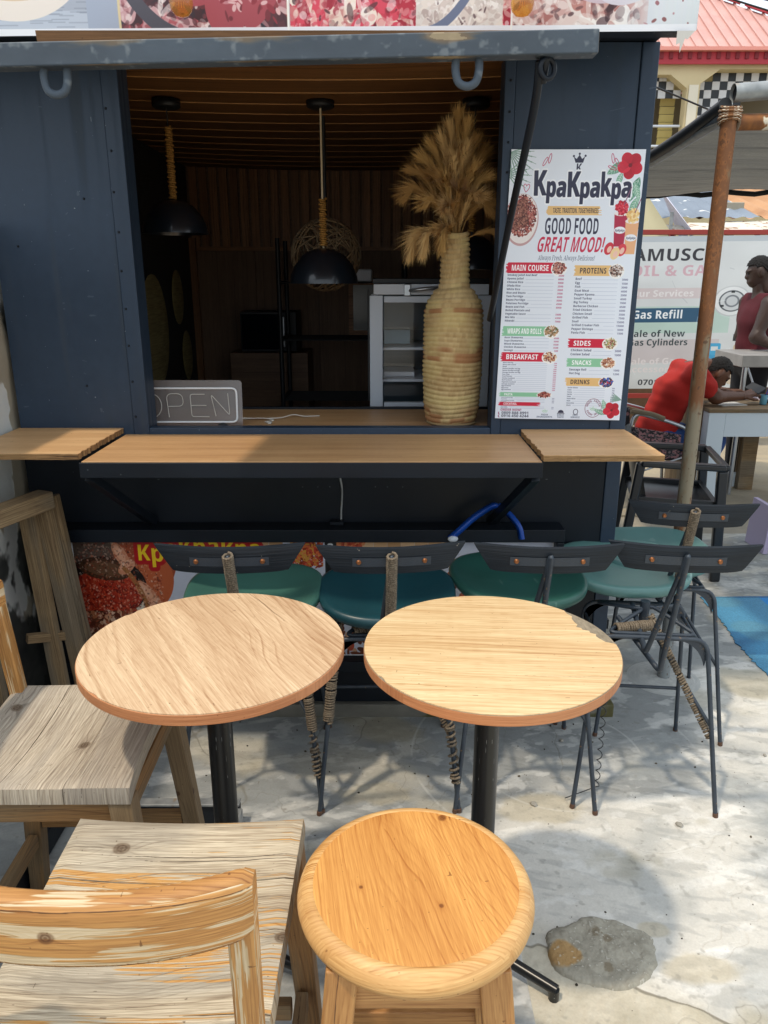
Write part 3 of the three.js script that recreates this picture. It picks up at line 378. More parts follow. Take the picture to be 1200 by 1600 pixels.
  for (let k = 0; k < 13; k++) {
    const z0 = -2.81 - k * 0.2, g = uvGrain(new THREE.BoxGeometry(2.13, 0.008, 0.194, 14, 1, 1), 'x'), p = g.attributes.position; for (let i = 0; i < p.count; i++) p.setXYZ(i, p.getX(i) - 0.23, p.getY(i) + 2.345 + sag(p.getX(i) - 0.23), p.getZ(i) + z0 - 0.1); g.computeVertexNormals();
    part('plank', g, M.darkwood, ceil); if (k) part('bead', tube(Array.from({ length: 15 }, (_, i) => { const x = -1.29 + i * 2.12 / 14; return V(x, 2.340 + sag(x), z0); }), 0.0024, { seg: 5, cap: false }), bead, ceil);
  }
  // back wall: slats above, boards below
  const bw = part('back_wall', wbx(-1.3, 0.845, 0.085, 2.395, -5.5, -5.46), M.panel);
  for (let k = 0; k < 31; k++) part('slat', bx(0.05, 0.49, 0.022, -1.255 + k * 0.067, 2.09, -5.446, { grain: 'y' }), M.slat[k % 3], bw);
  part('cornice', wbx(-1.29, 0.84, 2.335, 2.39, -5.459, -5.40), M.slat[1], bw); part('dado_rail', wbx(-1.29, 0.84, 1.82, 1.845, -5.459, -5.425), M.slat[0], bw);
  for (let k = 0; k < 5; k++) part('board', wbx(-1.29 + k * 0.426, -1.29 + k * 0.426 + 0.42, 0.09, 1.818, -5.459, -5.443, { grain: 'y' }), M.panel, bw);
  part('corner_batten', wbx(-1.298, -1.255, 0.09, 1.9, -5.442, -5.40, { grain: 'y' }), M.slat[1], bw);
  part('inner_right_lining', wbx(0.825, 0.842, 0.09, 2.38, -5.44, -2.87, { grain: 'y' }), M.panel);
}
// ---------------------------------------------------------------- menu poster
{
  const tex = canvasTex(1012, 2048, (g, w, h) => {
    const r = rng(29), navy = '#2c2c46', red = '#c9204a', crim = '#d0163c';
    const blob = (x, y, a, b, c, rot = 0) => { g.fillStyle = c; g.beginPath(); g.ellipse(x, y, a, b, rot, 0, 7); g.fill(); };
    const text = (s, x, y, hh, ww, c, { font = 'bold', fam = 'sans-serif', rot = 0, skew = 0, stroke = 0, sc = '#fff', align = 'left' } = {}) => { g.save(); g.font = font + ' 100px ' + fam; const m = g.measureText(s).width, k = hh / 73, kx = ww ? ww / m : k; g.translate(x, y); g.rotate(rot); g.transform(1, 0, -skew, 1, 0, 0); g.scale(kx, k); if (align === 'center') g.translate(-m / 2, 0); if (align === 'right') g.translate(-m, 0); if (stroke) { g.strokeStyle = sc; g.lineWidth = stroke / k; g.lineJoin = 'round'; g.strokeText(s, 0, 0); } g.fillStyle = c; g.fillText(s, 0, 0); g.restore(); };
    g.fillStyle = '#e6ebf4'; g.fillRect(0, 0, w, h);
    const leaf = (x, y, len, wd, rot, c, c2) => { g.save(); g.translate(x, y); g.rotate(rot); g.fillStyle = c; g.beginPath(); g.moveTo(0, 0); g.quadraticCurveTo(len * 0.4, -wd, len, 0); g.quadraticCurveTo(len * 0.4, wd, 0, 0); g.fill(); g.strokeStyle = c2; g.lineWidth = 3; g.beginPath(); g.moveTo(0, 0); g.lineTo(len, 0); for (let k = 1; k < 6; k++) { g.moveTo(len * k / 7, 0); g.lineTo(len * (k + 0.9) / 7, -wd * 0.35); g.moveTo(len * k / 7, 0); g.lineTo(len * (k + 0.9) / 7, wd * 0.35); } g.stroke(); g.restore(); };
    const palm = (x, y, rot, n, L, c) => { for (let k = 0; k < n; k++) leaf(x, y, L * (0.7 + 0.3 * Math.sin(k / n * 3)), 9, rot + (k / n - 0.5) * 1.9, c, '#7f9f92'); };
    palm(-10, 20, 0.7, 9, 230, '#9ab8a8'); palm(-20, 170, 0.2, 7, 190, '#b3cabd');
    const hib = (x, y, s) => { for (let k = 0; k < 5; k++) { const a = k * 1.257 + 0.4; blob(x + Math.cos(a) * s * 0.5, y + Math.sin(a) * s * 0.5, s * 0.56, s * 0.48, ['#cf1c36', '#c0142e', '#da2a42'][k % 3], a); for (let q = 0; q < 7; q++) { g.strokeStyle = 'rgba(120,8,26,0.5)'; g.lineWidth = 2; g.beginPath(); g.moveTo(x, y); g.lineTo(x + Math.cos(a + (q - 3) * 0.13) * s * 0.95, y + Math.sin(a + (q - 3) * 0.13) * s * 0.95); g.stroke(); } } blob(x, y, s * 0.16, s * 0.16, '#7e0c20'); };
    for (const [x, y, L, wd, ro, c] of [[870, 90, 160, 70, 2.6, '#6fa088'], [930, 30, 150, 60, 2.2, '#8bb6a0'], [985, 190, 190, 66, 1.9, '#5d947c'], [990, 330, 150, 54, 2.0, '#7cae94'], [950, 230, 140, 46, 1.2, '#86b59c'], [1000, 480, 150, 44, 1.7, '#74a58a'], [985, 600, 110, 40, 2.1, '#8fbf9f'], [850, 160, 110, 44, 1.9, '#7eb096']]) leaf(x, y, L, wd, ro, c, '#d4e6da');
    hib(905, 110, 92);
    g.fillStyle = navy; g.beginPath(); g.moveTo(490, 92); g.lineTo(474, 50); g.lineTo(497, 66); g.lineTo(517, 36); g.lineTo(538, 66); g.lineTo(560, 48); g.lineTo(547, 92); g.fill(); for (const [x, y] of [[474, 46], [517, 30], [562, 44]]) blob(x, y, 8, 8, navy); text('K', 518, 152, 56, 46, navy, { align: 'center' });
    g.strokeStyle = '#c04a6c'; g.lineWidth = 5; for (const [x, y, a, sg] of [[262, 84, 0.5, 1], [296, 62, 0.2, 1], [770, 62, -0.2, 1], [806, 90, -0.55, 1], [772, 128, -1.2, 1]]) { g.beginPath(); g.ellipse(x, y, 9, 34, a, 0, 7); g.stroke(); } g.beginPath(); g.moveTo(128, 300); g.bezierCurveTo(92, 250, 122, 226, 132, 256); g.bezierCurveTo(150, 226, 176, 262, 128, 300); g.stroke();
    let x = 178; const word = 'KpaKpakpa', hs = [190, 150, 150, 190, 150, 150, 178, 150, 150], yb = [322, 330, 328, 330, 336, 330, 328, 342, 330]; g.font = 'bold 100px sans-serif'; const ws = [...word].map((c, k) => (k === 0 || k === 3 ? 104 : 'k' === c ? 84 : 82));
    for (const st of [1, 0]) { x = 178; [...word].forEach((c, k) => { text(c, x, yb[k], hs[k] * 0.92, ws[k] * 1.02, st ? '#fff' : navy, { stroke: st ? 34 : 9, sc: st ? '#f4f6fb' : navy, skew: 0.0, rot: (k % 3 - 1) * 0.035 }); x += ws[k] * 0.96; }); }
    const brush = (x0, y, x1, hh, c) => { g.fillStyle = c; for (let k = 0; k < 14; k++) g.fillRect(x0 - r() * 18, y + k * hh / 14, x1 - x0 + r() * 40, hh / 14 + 1); };
    brush(310, 398, 700, 64, '#e8bd7c'); text('TASTE. TRADITION. TOGETHERNESS', 346, 448, 36, 350, '#3a3036');
    text('GOOD FOOD', 290, 600, 118, 420, navy); text('GREAT MOOD!', 236, 732, 112, 520, red, { skew: 0.16 });
    text('Always Fresh, Always Delicious!', 256, 794, 36, 440, '#3b4560', { font: 'italic', fam: 'serif' });
    blob(110, 500, 130, 190, '#c9a0a0'); blob(110, 492, 122, 180, '#efe6e2'); const bowl = (bx0, by, a, b, cols, n, s) => { for (let i = 0; i < n; i++) { const t = r() * 6.283, q = Math.sqrt(r()); blob(bx0 + Math.cos(t) * a * q, by + Math.sin(t) * b * q, s * (0.4 + r()), s * (0.3 + r() * 0.5), cols[Math.floor(r() * cols.length)], r() * 3); } };
    bowl(106, 470, 112, 150, ['#9a4038', '#7c2c28', '#b86458', '#c88a7a', '#5e2420'], 900, 9); for (const [bx0, by] of [[90, 430], [130, 500], [70, 520], [120, 400]]) bowl(bx0, by, 34, 56, ['#6a342a', '#8c5242', '#a8705c', '#4c221c'], 160, 8);
    const cup = (cx, cy, c1, c2) => { g.fillStyle = c1; g.beginPath(); g.moveTo(cx - 52, cy); g.lineTo(cx + 52, cy); g.lineTo(cx + 38, cy + 240); g.lineTo(cx - 38, cy + 240); g.fill(); blob(cx, cy, 54, 18, '#f1e6e4'); bowl(cx, cy - 40, 46, 50, c2, 120, 12); blob(cx, cy + 120, 44, 26, '#eef0f6'); text('KpaKpakpa', cx, cy + 130, 18, 74, navy, { align: 'center' }); g.strokeStyle = '#8a5a74'; g.lineWidth = 7; g.beginPath(); g.moveTo(cx + 14, cy - 60); g.lineTo(cx + 60, cy - 190); g.stroke(); };
    cup(872, 450, '#b32848', ['#d02038', '#e2485a', '#b0122c']); cup(962, 505, '#eab083', ['#f0c97e', '#f6dba4', '#e3b06a']); for (const [sx, sy, c] of [[800, 705, '#cf3040'], [900, 715, '#d8404c'], [850, 740, '#f0cf9a']]) { blob(sx, sy, 34, 48, c, 0.4); blob(sx + 4, sy + 6, 16, 26, '#f2c4b4', 0.4); }
    const head = (s, x0, y, x1, hh, c, tc, pc) => { brush(x0, y, x1, hh, c); text(s, x0 + 26, y + hh * 0.78, hh * 0.56, Math.min(s.length * hh * 0.40, x1 - x0 - 78), tc); const px = x1 + 26; blob(px, y + hh * 0.55, 62, hh * 0.72, '#f6f4f2'); bowl(px, y + hh * 0.5, 52, hh * 0.55, pc, 130, 9); };
    const rows = (list, x0, x1, y, dy, pc) => list.forEach(([a, b], k) => { const yy = y + k * dy; text(a, x0, yy, dy * 0.56, 0, '#2c3454'); if (b) { g.fillStyle = '#aab4c8'; g.fillRect(x0 + a.length * dy * 0.40 + 14, yy - 3, Math.max(0, x1 - 78 - x0 - a.length * dy * 0.40 - 14), 2); text(b, x1, yy + 3, dy * 0.54, 0, pc, { align: 'right' }); } });
    const rr = ['#9a4038', '#c88a7a', '#5e2420'], pn = ['#6a4034', '#b89a8a', '#3c2a26', '#d8c8c0'];
    head('MAIN COURSE', 30, 812, 400, 80, crim, '#fff', rr); const A = ['Smokey Jollof And Beef', 'Kpomo Jollof', 'Chinese Rice', 'Ofada Rice', 'White Rice', 'Rice and Beans', 'Yam Porridge', 'Beans Porridge', 'Potatoes Porridge', 'Beans and Fish', 'Boiled Plantain and', 'Vegetable Sauce', 'Mix Mix', 'Nkwobi'], Ap = ['3500', '6000', '5000', '2500', '2000', '3000', '4000', '5000', '4500', '6000', '', '5400', '4300', '7000'];
    rows(A.map((a, k) => [a, Ap[k]]), 30, 470, 914, 27, '#b03a68');
    head('PROTEINS', 560, 830, 850, 78, '#e8bd7c', '#3a3036', pn); rows([['Beef', '3000'], ['Egg', '1500'], ['Fish', '3000'], ['Goat Meat', '4000'], ['Pepper Kpomo', '2000'], ['Small Turkey', '4000'], ['Big Turkey', '7000'], ['Barbecue Chicken', '6500'], ['Fried Chicken', '6000'], ['Chicken Small', '3500'], ['Grilled Fish', '7500'], ['Snail', '15000'], ['Grilled Croaker Fish', '15000'], ['Pepper Shrimps', '5000'], ['Panla Fish', '1500']], 560, 972, 940, 29.5, '#5a5a80');
    head('WRAPS AND ROLLS', 30, 1300, 380, 76, '#8cc8a0', '#fff', ['#8a6a4a', '#c8a078', '#4a6a3a']); rows([['Asun Shawarma', '4500'], ['Suya Shawarma', '5000'], ['Mixed Shawarma', '5500'], ['Chicken Shawarma', '4500'], ['Sausage', '500']], 36, 470, 1396, 25, '#b03a68');
    head('BREAKFAST', 30, 1506, 380, 72, crim, '#fff', ['#7a3030', '#e8d8c0', '#c88a5a']); rows(['Akara And Pap', 'Akara and Custard', 'Bread', 'Moimoi Noodles and Egg', 'Kpomo Noodles and Egg', 'Sausage Noodles and Egg', 'Yam Chips', 'Fried Plantain', 'Chicken Sandwich', 'Beef Sandwich', 'Vegetable Sandwich', 'Sausage Sandwich', 'Egg Sandwich', 'Egg Sauce', 'Egg Omelette'].map((a, k) => [a, ['1500', '1500', '500', '3000', '4000', '4000', '2500', '2500', '4500', '4500', '3500', '3500', '3000', '2500', '2500'][k]]), 36, 470, 1594, 15.6, '#b03a68');
    head('PASTA', 36, 1830, 360, 34, '#8cc8a0', '#fff', rr); rows([['Native Pasta and Egg', '5500'], ['Asun Pasta', '4500'], ['Jollof Spaghetti and Egg', '4000'], ['Spaghetti', '3500']], 40, 470, 1876, 12, '#5a5a80'); brush(36, 1910, 340, 30, crim); text('COCKTAIL', 60, 1933, 18, 110, '#fff'); rows([['Pina Colada', '3000'], ['Virgin Mojito', '2500']], 40, 470, 1950, 12, '#5a5a80');
    head('SIDES', 560, 1392, 850, 70, crim, '#fff', ['#c8a06a', '#e8e0c8', '#8a4a3a', '#6a8a4a']); rows([['Chicken Salad', '3000'], ['Coslaw Salad', '1000']], 570, 972, 1492, 32, '#5a5a80');
    head('SNACKS', 560, 1548, 850, 66, '#8cc8a0', '#fff', ['#b87a5a', '#e8c8a8', '#8a4a3a']); rows([['Sausage Roll', '1000'], ['Hot Dog', '1200']], 570, 972, 1646, 30, '#5a5a80');
    head('DRINKS', 560, 1704, 850, 66, '#e8bd7c', '#3a3036', ['#3a3a5a', '#c8404a', '#3a60b8', '#2a2030']); rows(['Bottle Water', 'Coke', 'Fanta', 'Sprite', 'Zobo', 'Palm Wine', 'Malt', 'Smoothie', 'Slush'].map((a, k) => [a, ['500', '700', '700', '700', '1500', '2500', '1000', '3500', '2500'][k]]), 570, 950, 1790, 18, '#5a5a80');
    text('ORDER NOW!', 40, 1984, 20, 170, '#9a2c5a'); text('0809 888 8991', 50, 2011, 22, 222, '#33384e'); text('0916 450 4244', 50, 2036, 22, 222, '#33384e'); for (const y of [2003, 2028]) { g.strokeStyle = '#9a2c5a'; g.lineWidth = 6; g.beginPath(); g.arc(36, y, 10, 1.6, 4.2); g.stroke(); }
    for (const [cx, s1, s2] of [[400, 'FRESH', 'INGREDIENTS'], [530, 'GREAT', 'TASTE'], [650, 'FAST', 'SERVICE']]) { text(s1, cx, 2018, 14, 0, '#4a5670', { align: 'center' }); text(s2, cx, 2036, 14, 0, '#4a5670', { align: 'center' }); } leaf(400, 1994, 34, 14, -0.7, '#6fae8c', '#e6f0ea'); leaf(400, 1994, 34, 14, -2.4, '#6fae8c', '#e6f0ea'); leaf(400, 1994, 36, 12, -1.57, '#6fae8c', '#e6f0ea'); g.fillStyle = navy; g.beginPath(); g.arc(530, 1994, 24, Math.PI, 0); g.fill(); g.fillRect(500, 1996, 60, 5); g.strokeStyle = navy; g.lineWidth = 5; g.beginPath(); g.ellipse(650, 1984, 18, 22, 0, 0, 7); g.stroke();
    for (let k = 0; k < 8; k++) leaf(1012, 1880, 90, 7, Math.PI - 0.2 + k * 0.12, '#9ab8a8', '#7f9f92');
    g.strokeStyle = '#7a3350'; g.lineWidth = 4; g.beginPath(); g.ellipse(790, 1950, 66, 76, 0, 0, 7); g.stroke(); const arcText = (s, a0, a1, rr2, flip) => [...s].forEach((c, k) => { const a = lerp(a0, a1, k / (s.length - 1)); text(c, 790 + Math.cos(a) * rr2 * 0.88, 1950 + Math.sin(a) * rr2, 16, 0, '#7a3350', { align: 'center', rot: flip ? a - Math.PI / 2 : a + Math.PI / 2 }); }); arcText('MADE FRESH', Math.PI + 0.35, 2 * Math.PI - 0.35, 52, false); arcText('EVERY DAY!', Math.PI - 0.45, 0.45, 64, true); leaf(790, 1972, 40, 16, -0.7, '#6fae8c', '#e6f0ea'); leaf(790, 1972, 40, 16, -2.4, '#6fae8c', '#e6f0ea'); leaf(790, 1972, 42, 14, -1.57, '#6fae8c', '#e6f0ea');
    leaf(900, 1990, 120, 44, -1.9, '#8bb6a0', '#d4e6da'); leaf(900, 2000, 110, 40, -2.8, '#6fa088', '#d4e6da'); hib(940, 1966, 66);
  });
  const g = grid(8, 16, (u, v) => V(lerp(0.398, 0.415, v) + u * lerp(0.448, 0.438, v), 1.158 + 0.008 * (1 - u) * (1 - v) + v * 0.89, -2.7455 + 0.0015 * Math.sin(u * 5 + v * 9)));
  g.translate(-0.62, -1.16, 2.75); const t = obj('menu_poster', g, mat(null, { map: tex, roughness: 0.35 })); t.position.set(0.62, 1.16, -2.74); tag(t, 'tall white printed menu poster with red flowers on the kiosk wall', 'poster');
}

// ---------------------------------------------------------------- things in the hatch
{
  // woven coil vase
  const seg = 150, rows = 40, sub = 5, pos = [], col = [], idx = [], H = 0.69;
  const prof = [[0, 0.078], [0.03, 0.096], [0.12, 0.104], [0.3, 0.108], [0.5, 0.108], [0.6, 0.107], [0.655, 0.098], [0.70, 0.078], [0.735, 0.054], [0.78, 0.05], [0.9, 0.05], [1.0, 0.046]];
  const rad = (t) => { for (let i = 1; i < prof.length; i++) if (t <= prof[i][0]) { const [a, ra] = prof[i - 1], [b, rb] = prof[i]; return lerp(ra, rb, sst(a, b, t)); } return prof.at(-1)[1]; };
  const nv = rows * sub + 1;
  for (let j = 0; j < nv; j++) for (let i = 0; i <= seg; i++) {
    const t = j / (nv - 1), row = Math.min(rows - 1, Math.floor(j / sub)), f = (j - row * sub) / sub, a = i / seg * Math.PI * 2, ph = row * 0.37 + i / seg * 58 + 0.6 * fbm(row * 1.3, i * 0.06, 2, 171);
    const st = Math.abs(Math.sin(ph * Math.PI + f * 0.6)), r = rad(clamp(t)) + 0.0085 * Math.sqrt(Math.max(0, Math.sin(Math.PI * clamp(f, 0.02, 0.98)))) * (0.72 + 0.28 * st) - 0.004 + 0.003 * (vn(i * 0.08, row * 0.7, 172) - 0.5);
    pos.push(Math.cos(a) * r, t * H + 0.004 * Math.sin(a * 2 + row * 0.2), Math.sin(a) * r);
    const n = hash2(Math.floor(ph), row, 9), tone = fbm(i * 0.03 + row * 0.6, row * 0.5, 3, 173); let c = mix3([212, 186, 136], [172, 142, 94], clamp(n * 0.5 + tone * 0.6)); c = mix3(c, [212, 192, 130], sst(0.5, 0.75, vn(i * 0.05 + 4, row * 0.35, 174)) * 0.5);
    const red = ((row >= 14 && row <= 16) || row === 24 || row <= 3 ? 1 : 0) * sst(0.3, 0.5, vn(i * 0.09, row * 3.1, 175)); c = mix3(c, [158, 104, 66], red * 0.7);
    const q = new THREE.Color().setRGB(c[0] / 255, c[1] / 255, c[2] / 255, THREE.SRGBColorSpace); col.push(q.r, q.g, q.b);
  }
  for (let j = 0; j < nv - 1; j++) for (let i = 0; i < seg; i++) { const a = j * (seg + 1) + i, b = a + 1, c = a + seg + 1, d = c + 1; idx.push(a, c, b, b, c, d); }
  const g = new THREE.BufferGeometry(); g.setAttribute('position', new THREE.Float32BufferAttribute(pos, 3)); g.setAttribute('color', new THREE.Float32BufferAttribute(col, 3)); g.setIndex(idx); g.computeVertexNormals();
  const t = thing('basket_vase', 'tall bottle shaped coiled straw vase standing on the hatch sill', 'vase', [0.258, 1.113, -2.935]); const o = shade(new THREE.Mesh(g, new THREE.MeshPhysicalMaterial({ vertexColors: true, roughness: 0.85, side: THREE.DoubleSide }))); o.name = 'coiled_body'; t.add(o);
  obj('base_disc', lathe([[0.001, 0.002], [0.09, 0.002], [0.098, 0.006], [0.09, 0.012], [0.001, 0.012]], 40), plain(srgb(150, 128, 92), 0.9), t);
  // dried pampas plumes
  const plumeMat = [[204, 164, 98], [180, 138, 78], [218, 182, 122]].map((c) => plain(srgb(...c), 0.9, { transmission: 0.15, thickness: 0 }));
  const mouth = V(0.255, 1.75, -2.935);
  const plume = (dx, up, dz, droop, L, k) => {
    const r = rng(200 + k * 7), root = V(dx * 0.09, 0, dz * 0.09), tip = V(dx, up, dz), P = [], N = 26;
    const cv = new THREE.CatmullRomCurve3([root, V(dx * 0.35, up * 0.55 + droop * 0.4, dz * 0.35), V(dx * 0.8, up * 0.9 + droop * 0.5, dz * 0.8), tip]);
    const pos2 = [], nor2 = [];
    for (let i = 0; i < 1900; i++) {
      const t0 = 1 - L * (1 - Math.pow(r(), 0.8)), p = cv.getPoint(clamp(t0)), T = cv.getTangent(clamp(t0)), s = clamp((t0 - (1 - L)) / L), a = r() * 6.283;
      const side = V(Math.cos(a), 0.2, Math.sin(a)); side.sub(T.clone().multiplyScalar(side.dot(T))).normalize();
      const len = (0.016 + 0.062 * r() * r()) * (0.35 + 1.1 * Math.sin(Math.PI * clamp(s * 0.85 + 0.12))), spread = 0.2 + 0.75 * r() * r(), d = T.clone().multiplyScalar(0.9).add(side.clone().multiplyScalar(spread)).normalize();
      const w = T.clone().cross(side).normalize().multiplyScalar(0.0005 + 0.0006 * r()), m = p.clone().add(d.clone().multiplyScalar(len * 0.55)).add(side.clone().multiplyScalar(0.004)), e = p.clone().add(d.clone().multiplyScalar(len)).add(V(0, -0.022 * r() * r(), 0)).add(side.clone().multiplyScalar(0.004 * r()));
      const q = (x) => { pos2.push(x.x, x.y, x.z); nor2.push(side.x, side.y, side.z); };
      const a0 = p.clone().sub(w), a1 = p.clone().add(w), b0 = m.clone().sub(w), b1 = m.clone().add(w); q(a0); q(a1); q(b0); q(a1); q(b1); q(b0); q(b0); q(b1); q(e);
    }
    const gg = new THREE.BufferGeometry(); gg.setAttribute('position', new THREE.Float32BufferAttribute(pos2, 3)); gg.setAttribute('normal', new THREE.Float32BufferAttribute(nor2, 3));
    const uv = new Float32Array(pos2.length / 3 * 2); gg.setAttribute('uv', new THREE.BufferAttribute(uv, 2));
    const t2 = thing('pampas_plume', droop >= 0.08 ? 'dried pampas plume drooping over the mouth of the straw vase' : 'feathery dried pampas plume standing upright in the straw vase', 'plume', [mouth.x, mouth.y, mouth.z], 0, droop >= 0.08 ? 'drooping pampas plumes in the straw vase' : 'upright pampas plumes in the straw vase');
    obj('feather_head', gg, plumeMat[(k * 7 >> 1) % 3], t2); obj('stem', tube(cv.getPoints(16), 0.002, { seg: 5 }), plumeMat[1], t2);
  };
  const specs = [[0.0, 0.43, 0.02, 0.02, 0.8], [0.03, 0.40, 0.04, 0.01, 0.8], [0.06, 0.35, 0.02, 0.01, 0.8], [0.085, 0.30, 0.0, 0.01, 0.78], [-0.03, 0.39, 0.03, 0.01, 0.8], [-0.06, 0.35, 0.05, 0.02, 0.8], [-0.09, 0.33, 0.02, 0.02, 0.78], [-0.12, 0.29, 0.03, 0.02, 0.78], [-0.155, 0.25, 0.03, 0.03, 0.78], [-0.18, 0.17, 0.05, 0.08, 0.7], [-0.165, -0.03, 0.08, 0.15, 0.62], [-0.12, -0.02, 0.11, 0.13, 0.6], [-0.055, 0.0, 0.13, 0.12, 0.6], [0.09, 0.22, 0.06, 0.03, 0.78], [0.11, 0.13, 0.05, 0.06, 0.7], [0.165, 0.0, 0.02, 0.10, 0.62], [0.02, 0.31, 0.09, 0.01, 0.8], [-0.02, 0.28, 0.10, 0.01, 0.8], [0.05, 0.25, 0.1, 0.01, 0.8], [-0.05, 0.22, 0.11, 0.02, 0.8], [0.0, 0.19, 0.12, 0.02, 0.8], [-0.085, 0.23, 0.08, 0.02, 0.8], [0.06, 0.16, 0.11, 0.04, 0.8], [-0.04, 0.12, 0.13, 0.05, 0.75], [0.11, 0.33, -0.08, 0.0, 0.7], [-0.11, 0.14, 0.1, 0.05, 0.75]];
  specs.forEach((s, k) => plume(...s, k));

  // OPEN sign: clear acrylic plate with light tubes
  const s = thing('open_sign', 'clear acrylic sign reading OPEN propped on the hatch sill', 'sign', [-0.76, 1.113, -2.885]); s.rotation.x = -0.10;
  const sh = new THREE.Shape(), w = 0.225, hh = 0.168, rr = 0.016; sh.moveTo(-w, 0); sh.lineTo(w, 0); sh.lineTo(w, hh - rr); sh.quadraticCurveTo(w, hh, w - rr, hh); sh.lineTo(-w + rr, hh); sh.quadraticCurveTo(-w, hh, -w, hh - rr); sh.lineTo(-w, 0);
  obj('acrylic_plate', new THREE.ShapeGeometry(sh, 6), new THREE.MeshPhysicalMaterial({ color: srgb(196, 186, 182), roughness: 0.12, transmission: 0.72, thickness: 0, side: THREE.DoubleSide }), s);
  const tubeW = plain(srgb(236, 238, 240), 0.35), thin = plain(srgb(204, 200, 192), 0.4);
  obj('border_tube', tube(bend([V(-w + 0.022, 0.012, 0.004), V(w - 0.02, 0.012, 0.004), V(w - 0.02, hh - 0.03, 0.004), V(-w + 0.022, hh - 0.03, 0.004)], 0.02, 5, true), 0.0038, { cap: false }), tubeW, s);
  const L = (pts, rd = 0.015) => obj('letter_tube', tube(bend(pts.map(([x, y]) => V(x, y, 0.004)), rd, 5), 0.0016, { seg: 6 }), thin, s);
  const oc = []; for (let k = 0; k <= 24; k++) oc.push(V(-0.115 + Math.cos(k / 24 * 6.283) * 0.036, 0.073 + Math.sin(k / 24 * 6.283) * 0.044, 0.004)); obj('letter_tube', tube(oc, 0.0016, { seg: 6, cap: false }), thin, s);
  L([[-0.052, 0.03], [-0.06, 0.118], [0.0, 0.118], [0.005, 0.072], [-0.055, 0.07]], 0.022); L([[0.085, 0.116], [0.03, 0.116], [0.034, 0.032], [0.1, 0.032]], 0.01); L([[0.032, 0.074], [0.09, 0.074]]); L([[0.125, 0.034], [0.108, 0.116], [0.178, 0.036], [0.172, 0.12]], 0.012);
  obj('suction_foot', new THREE.SphereGeometry(0.018, 14, 8, 0, 7, 0, 1.57).scale(1, 0.45, 0.5).translate(0.15, 0.001, 0.006), M.black, s);
  const cab = obj('usb_cable', [tube(curve([V(-0.15, 0.004, -0.03), V(-0.02, 0.006, 0), V(0.05, 0.005, -0.02), V(0.10, 0.012, -0.05), V(0.14, 0.004, -0.06), V(0.2, 0.004, -0.07)], 40), 0.0022, { seg: 6 }), tube(curve([V(-0.1, 0.004, 0.0), V(-0.01, 0.008, 0.01), V(0.03, 0.004, 0.03), V(0.0, 0.003, 0.06), V(0.02, 0.003, 0.075)], 30), 0.0022, { seg: 6 }), bx(0.012, 0.006, 0.028, 0.024, 0.006, 0.09)], plain(srgb(206, 202, 192), 0.5)); cab.position.set(-0.46, 1.1125, -3.0); tag(cab, 'thin white cable lying on the worktop beside the sign', 'cable');

  // pendant lamps
  const shadeMat = plain(srgb(22, 28, 36), 0.28, { clearcoat: 0.4 });
  const lamp = (x, z, yb, R, label, rope0, rope1, pale) => {
    const t3 = thing('pendant_lamp', label, 'lamp', [x, 0, z], 0, 'black dome pendant lamps under the kiosk ceiling'), hs = R * 0.98;
    obj('dome_shade', lathe([[0.012, yb + hs], [0.02, yb + hs - 0.002], [0.05, yb + hs * 0.96], [R * 0.62, yb + hs * 0.8], [R * 0.86, yb + hs * 0.5], [R * 0.97, yb + hs * 0.22], [R, yb], [R * 0.985, yb], [R * 0.95, yb + hs * 0.22], [R * 0.84, yb + hs * 0.48], [R * 0.6, yb + hs * 0.77], [0.04, yb + hs * 0.93]], 44), shadeMat, t3);
    obj('cord', tube([V(0, yb + hs, 0), V(0, 2.31, 0)], pale ? 0.0045 : 0.0028, { seg: 6 }), pale ? plain(srgb(206, 190, 158), 0.7) : M.black, t3);
    const hel = []; const turns = Math.round((rope1 - rope0) / 0.0085), Rr = rng(7); for (let k = 0; k <= turns * 9; k++) { const a = k / 9 * 6.283, q = 0.011 + 0.003 * Math.sin(k * 0.31) + 0.001 * Rr(); hel.push(V(Math.cos(a) * q, lerp(rope0, rope1, k / turns / 9), Math.sin(a) * q)); } obj('rope_wrap', tube(hel, 0.0048, { seg: 5 }), M.ropeGold, t3);
    obj('ceiling_rose', lathe([[0.001, 2.315], [0.055, 2.315], [0.055, 2.29], [0.045, 2.284], [0.001, 2.284]], 28), M.black, t3); obj('bulb', new THREE.SphereGeometry(0.03, 14, 10).translate(0, yb + hs * 0.45, 0), plain(srgb(210, 206, 196), 0.2), t3);
  };
  lamp(-0.25, -3.35, 1.625, 0.142, 'black dome pendant lamp on a pale cord before the wicker ball', 1.775, 1.955, true); lamp(-0.855, -3.35, 1.82, 0.132, 'black dome pendant lamp with long rope wrapped cord near the left jamb', 1.955, 2.22, false); lamp(0.36, -3.35, 1.68, 0.135, 'black dome pendant lamp half hidden behind the pampas plumes', 1.83, 2.0, false);
